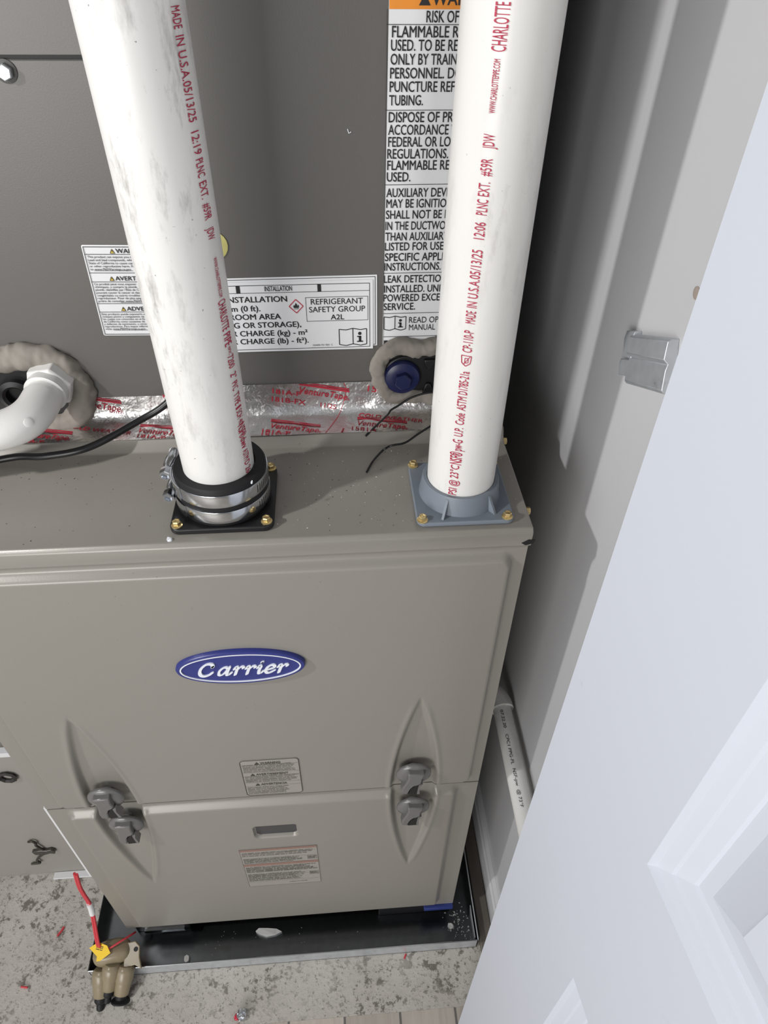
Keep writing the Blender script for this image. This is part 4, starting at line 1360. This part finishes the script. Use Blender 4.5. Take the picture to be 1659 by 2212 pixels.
# ------------------------------------------------------------------ return-air box to the left
rb = thing('return_air_box', (-0.36, 0.4, FZ), 'dull grey metal return-air box standing on the floor left of the furnace', 'duct box')
MB().box(-0.60, -0.0600, 0.1205, 0.70, FZ + 0.0005, 0.368).build('box_body', BOXM, rb, bevel=0.002)
MB().box(-0.60, -0.0605, 0.1185, 0.1295, 0.360, 0.3705).build('top_flange', TRIMM, rb, bevel=0.0008)
MB().box(-0.165, -0.0600, 0.108, 0.1200, FZ + 0.0008, FZ + 0.0045).build('foot_flange', TRIMM, rb, bevel=0.0006)
def clip(cx, cz):
    r = bpy.data.objects.new('wing_clip', None); C.objects.link(r); link_to(r, rb)
    m = front(0.1203) @ Matrix.Translation((cx, cz, 0))
    k = 1.15
    MB().prism([(-0.020 * k, 0.0035), (-0.018 * k, -0.008), (-0.004, -0.010), (0.006, -0.006), (0.013, -0.009), (0.015, 0.002), (0.010, 0.008), (0.002, 0.005), (-0.006, 0.007)], m, 0.006).build('clip_plate', plain('tarnished_clip', lin(96, 94, 90), 0.35, 0.8), r, bevel=0.001)
    w = [(cx - 0.018, 0.117, cz + 0.040), (cx - 0.010, 0.116, cz + 0.042), (cx - 0.007, 0.116, cz + 0.034), (cx - 0.009, 0.116, cz + 0.026), (cx - 0.003, 0.116, cz + 0.008)]
    MB().tube(bez(w, 6), 0.0022, 8).build('wire_arm', plain('dark_wire', lin(70, 66, 60), 0.5, 0.4), r, smooth=80)
    w = [(cx - 0.004, 0.116, cz - 0.006), (cx - 0.018, 0.116, cz - 0.020), (cx - 0.026, 0.116, cz - 0.034), (cx - 0.024, 0.116, cz - 0.044), (cx - 0.040, 0.117, cz - 0.048)]
    MB().tube(bez(w, 6), 0.0022, 8).build('wire_arm', plain('dark_wire', lin(70, 66, 60), 0.5, 0.4), r, smooth=80)
    return r
clip(-0.1500, 0.0470)
mb = MB()
m = front(0.1203) @ Matrix.Translation((-0.1290, 0.3050, 0))
mb.ring([(0.0085, 0), (0.0130, 0.001), (0.0150, 0.004), (0.0105, 0.0055), (0.0080, 0.003)], 9, m)
mb.build('knocked_hole', plain('torn_dark_metal', lin(44, 42, 40), 0.6), rb, smooth=0)

# ------------------------------------------------------------------ overflow switch on the pan corner
fs_ = thing('overflow_switch', (-0.02, -0.052, -0.02), 'olive tan plastic overflow switch with three barrels clipped on the front corner of the pan', 'switch')
# rounded head
mb = MB()
hm = Matrix.Translation((-0.0185, -0.0330, -0.0065)) @ Matrix.Rotation(0.15, 4, 'Z') @ Matrix.Rotation(-0.35, 4, 'X')
N1, N2 = 28, 18
vs, fs = [], []
for j in range(N2 + 1):
    ph = PI * j / N2
    for i in range(N1):
        th = 2 * PI * i / N1
        e = 0.72
        sg = lambda v, e: math.copysign(abs(v) ** e, v)
        x = 0.0300 * sg(math.cos(th), e) * sg(math.sin(ph), e)
        y = 0.0190 * sg(math.sin(th), e) * sg(math.sin(ph), e)
        z = 0.0155 * sg(math.cos(ph), e)
        vs.append(hm @ Vector((x, y, z)))
for j in range(N2):
    for i in range(N1):
        i2 = (i + 1) % N1
        fs.append((j * N1 + i, j * N1 + i2, (j + 1) * N1 + i2, (j + 1) * N1 + i))
mb.add(vs, fs).build('switch_head', TAN, fs_, smooth=80)
MB().lathe([(0.0095, 0), (0.0095, 0.002), (0.0070, 0.0024), (0.0060, 0.0010), (0, 0.0008)], 24, rot_to((-0.15, -0.35, 1), (-0.0340, -0.0330, 0.0065))).build('cable_gland', DARK, fs_)
# side ear with a hole
m = rot_to((0.0, -0.30, 1), (0.0150, -0.0370, -0.0080))
MB().prism([(-0.012, -0.020), (0.006, -0.016), (0.018, -0.022), (0.013, -0.005), (0.012, 0.010), (0.004, 0.018), (-0.012, 0.016)], m, 0.006).build('mounting_ear', TAN, fs_, smooth=30, bevel=0.0015)
MB().lathe([(0.0036, 0), (0.0036, 0.0004)], 16, m @ Matrix.Translation((0.0060, 0.0060, 0.0060))).build('screw_hole', DARK, fs_, smooth=0)
def barrel(p, q, r, capkind):
    p, q = Vector(p), Vector(q)
    L_ = (q - p).length
    m = rot_to(q - p, p)
    b = MB().lathe([(r * 0.75, -0.004), (r * 0.97, 0.000), (r, 0.004), (r, L_ * 0.42), (r * 0.93, L_ * 0.48), (r * 0.90, L_ * 0.55), (r * 0.78, L_ * 0.97), (r * 0.70, L_)], 32, m).build('barrel', TAN, fs_, smooth=50)
    d = (q - p).normalized()
    if capkind == 'nub':
        MB().lathe([(r * 0.62, -0.001), (r * 0.66, 0.006), (r * 0.55, 0.009), (r * 0.42, 0.010), (r * 0.42, 0.019), (r * 0.3, 0.021), (0, 0.021)], 24, rot_to(d + Vector((0, -0.1, -0.12)), q)).build('rubber_foot', RUBBER, b, smooth=40)
    else:
        MB().lathe([(r * 0.62, -0.001), (r * 0.60, 0.006), (r * 0.98, 0.0085), (r * 1.02, 0.0105), (r * 0.7, 0.0125), (0, 0.0115)], 28, rot_to(d + Vector((0.05, -0.1, -0.1)), q)).build('rubber_foot', RUBBER, b, smooth=40)
barrel((-0.0330, -0.0560, -0.0170), (-0.0345, -0.0850, -0.0420), 0.0148, 'nub')
barrel((-0.0150, -0.0520, -0.0085), (-0.0215, -0.0780, -0.0340), 0.0150, 'nub')
barrel((0.0055, -0.0540, -0.0150), (-0.0015, -0.0850, -0.0400), 0.0148, 'flare')

# red lead from the furnace to the switch
wpts = [(0.001, 0.020, 0.212), (-0.0205, 0.0005, 0.2300), (-0.0270, 0.000, 0.1870), (-0.0290, 0.000, 0.1600), (-0.0285, -0.002, 0.1280), (-0.0300, -0.006, 0.0980), (-0.0340, -0.016, 0.0560), (-0.0345, -0.028, 0.0280), (-0.0340, -0.0325, 0.0095)]
wp = bez(wpts[1:], 8)
wire = thing('red_lead', (-0.02, 0.005, 0.21), 'twin red wire with a white sleeve hanging from the furnace edge to the tan switch', 'wire')
off = Vector((0.0019, -0.0008, 0))
for s in (-1, 1):
    MB().tube([p + off * s for p in wp], 0.0021, 10).build('strand', REDWIRE, wire, smooth=80)
i0, i1 = int(len(wp) * 0.44), int(len(wp) * 0.60)
MB().tube(wp[i0:i1], 0.0046, 14).build('white_sleeve', WHITEV, wire, smooth=80)
lw = MB().tube(bez([(-0.022, -0.036, 0.014), (-0.010, -0.030, 0.0165), (0.002, -0.022, 0.0140), (0.010, -0.012, 0.002), (0.012, -0.004, -0.012)], 8), 0.0016, 10).build('side_strand', REDWIRE, wire, smooth=80)
# yellow tag
tg = thing('yellow_tag', (-0.036, -0.036, 0.018), 'small yellow tag folded round the red wire on top of the tan switch', 'tag')
tm = rot_to((-0.15, -0.55, 1), (-0.0320, -0.0360, 0.0165)) @ Matrix.Rotation(0.0, 4, 'Z')
tagpoly = [(-0.0185, 0.0000), (-0.0060, 0.0110), (0.0100, 0.0090), (0.0185, 0.0000), (0.0050, -0.0140), (-0.0010, -0.0160), (-0.0020, -0.0090)]
tgo = MB().prism(tagpoly, tm, 0.0006).build('tag_flap', YTAG, tg, smooth=0)
def tmap(a, b): return tuple(tm @ Vector((a, b, 0.0009)))
print_on('tag_print', smear_lines(-0.007, 0.006, [0.0005, 0.0030, 0.0052], 0.0012), BLACKINK, tg, tmap)

# ------------------------------------------------------------------ litter
def flake(name, x, y, z, s, mat, label, cat, seed, group=None, th=0.0007, elong=1.0, rz=0.0):
    rnd = random.Random(seed)
    n_ = 8
    top, bot = [], []
    for k in range(n_):
        a = 2 * PI * k / n_
        r = s * rnd.uniform(0.6, 1.1)
        px, py = r * math.cos(a) * elong, r * math.sin(a)
        q = (x + px * math.cos(rz) - py * math.sin(rz), y + px * math.sin(rz) + py * math.cos(rz))
        top.append((q[0], q[1], z + th + rnd.uniform(0, th)))
        bot.append((q[0], q[1], z))
    o = MB().add(top + bot, [tuple(range(n_)), tuple(range(2 * n_ - 1, n_ - 1, -1))] + [(k, n_ + k, n_ + (k + 1) % n_, (k + 1) % n_) for k in range(n_)]).build(name, mat, None, smooth=0)
    return tag(o, label, cat, group)
flake('plastic_shaving', 0.2398, 0.0040, ZT, 0.0028, WHITEP, 'white plastic shaving on the front edge of the ledge below the black plate', 'shaving', 4, th=0.0012)
flake('plastic_shaving', 0.3132, 0.0200, 0.9356, 0.0018, WHITEP, 'tiny white shaving on top of the rubber coupling beside the scuffed pipe', 'shaving', 5, th=0.0008, elong=0.5)
flake('paper_scrap', 0.2300, -0.0080, FZ + 0.0018, 0.0085, PAPER, 'crumpled white paper scrap lying in the pan below the lower door', 'paper', 6, th=0.005, elong=3.0, rz=-0.08)
flake('paper_scrap', 0.0950, -0.0380, FZ + 0.0018, 0.0062, PAPER, 'round white paper scrap by the front wall of the pan, left', 'paper', 16, th=0.003)
flake('plaster_crumb', 0.5500, -0.0200, FZ + 0.0018, 0.0055, PAPER, 'white plaster crumb in the right front corner of the pan', 'crumb', 26, th=0.003)
w1 = MB().tube([(-0.1330, 0.0130, FZ + 0.0022), (-0.1280, 0.0200, FZ + 0.0022), (-0.1250, 0.0270, FZ + 0.0022)], 0.0018, 8).build('wire_offcut', REDWIRE, None)
tag(w1, 'short red wire offcut on the dusty floor left of the red lead', 'wire offcut')
w1 = MB().tube([(-0.1720, -0.0590, FZ + 0.0018), (-0.1610, -0.0610, FZ + 0.0018)], 0.0015, 8).build('wire_offcut', REDWIRE, None)
tag(w1, 'tiny dark red offcut on the floor near the left edge of the photo', 'wire offcut')
w1 = MB().tube([(0.4640, -0.0640, FZ + 0.0018), (0.4675, -0.0545 - 0.0025, FZ + 0.0018)], 0.0014, 8).build('wire_offcut', REDWIRE, None)
tag(w1, 'short red wire offcut just in front of the pan, on the right', 'wire offcut')
# crumpled foil and red wrapper
fo = thing('foil_ball', (0.1940, -0.1254, FZ), 'crumpled ball of silver and red foil on the floor at the bottom of the photo', 'foil')
def lump(cx, cy, cz, r, name, mat, seed):
    rnd = random.Random(seed)
    bm = bmesh.new()
    bmesh.ops.create_icosphere(bm, subdivisions=3, radius=r)
    for v in bm.verts: v.co *= rnd.uniform(0.78, 1.12)
    me = bpy.data.meshes.new(name)
    for v in bm.verts: v.co += Vector((cx, cy, cz))
    bm.to_mesh(me); bm.free(); me.materials.append(mat)
    o = bpy.data.objects.new(name, me); C.objects.link(o); link_to(o, fo)
lump(0.1945, -0.1254, FZ + 0.0085, 0.0085, 'foil_lump', STEEL, 3)
lump(0.1890, -0.1270, FZ + 0.0070, 0.0058, 'red_wrapper', plain('red_wrapper_foil', lin(190, 50, 70), 0.3, 0.6), 4)

# fine grit and shavings on the ledge, in the pan corner: nobody could count it
def grit(name, spots, mat, label, cat, zfun):
    mb = MB()
    for x, y, s in spots:
        z = zfun(x, y)
        a = random.uniform(0, PI)
        c_, s_ = math.cos(a) * s, math.sin(a) * s
        mb.add([(x - c_, y - s_, z), (x + s_ * 0.5, y - c_ * 0.5, z), (x + c_, y + s_, z), (x - s_ * 0.5, y + c_ * 0.5, z), (x, y, z + s * 0.6)], [(0, 1, 4), (1, 2, 4), (2, 3, 4), (3, 0, 4), (3, 2, 1, 0)])
    o = mb.build(name, mat, None, smooth=0)
    tag(o, label, cat, kind='stuff')
blocked = lambda x, y: (abs(x - bx) < 0.047 and abs(y - by) < 0.046) or (abs(x - gx) < 0.046 and abs(y - gy) < 0.046)
sp = []
while len(sp) < 120:
    x, y = random.uniform(0.02, 0.545), random.uniform(0.006, 0.124)
    if not blocked(x, y): sp.append((x, y, random.uniform(0.0003, 0.0009)))
grit('ledge_grit', sp, DARK, 'dark grit scattered over the furnace ledge', 'grit', lambda x, y: ZT + 0.0001)
sp = []
while len(sp) < 70:
    x, y = random.uniform(0.32, 0.55), random.uniform(0.004, 0.124)
    if not blocked(x, y): sp.append((x, y, random.uniform(0.0003, 0.0008)))
grit('white_dust', sp, WHITEP, 'white plastic dust sprinkled on the ledge round the grey flange', 'dust', lambda x, y: ZT + 0.0001)
sp = [(random.gauss(0.565, 0.012), random.gauss(-0.018, 0.016), random.uniform(0.0006, 0.0022)) for _ in range(90)]
sp = [s for s in sp if s[0] < 0.583 and s[1] > -0.05]
sp += [(random.uniform(0.12, 0.42), random.uniform(-0.045, 0.0), random.uniform(0.0005, 0.0012)) for _ in range(22)]
grit('pan_debris', sp, PAPER, 'white plaster debris strewn in the right corner of the pan', 'debris', lambda x, y: FZ + 0.0017)
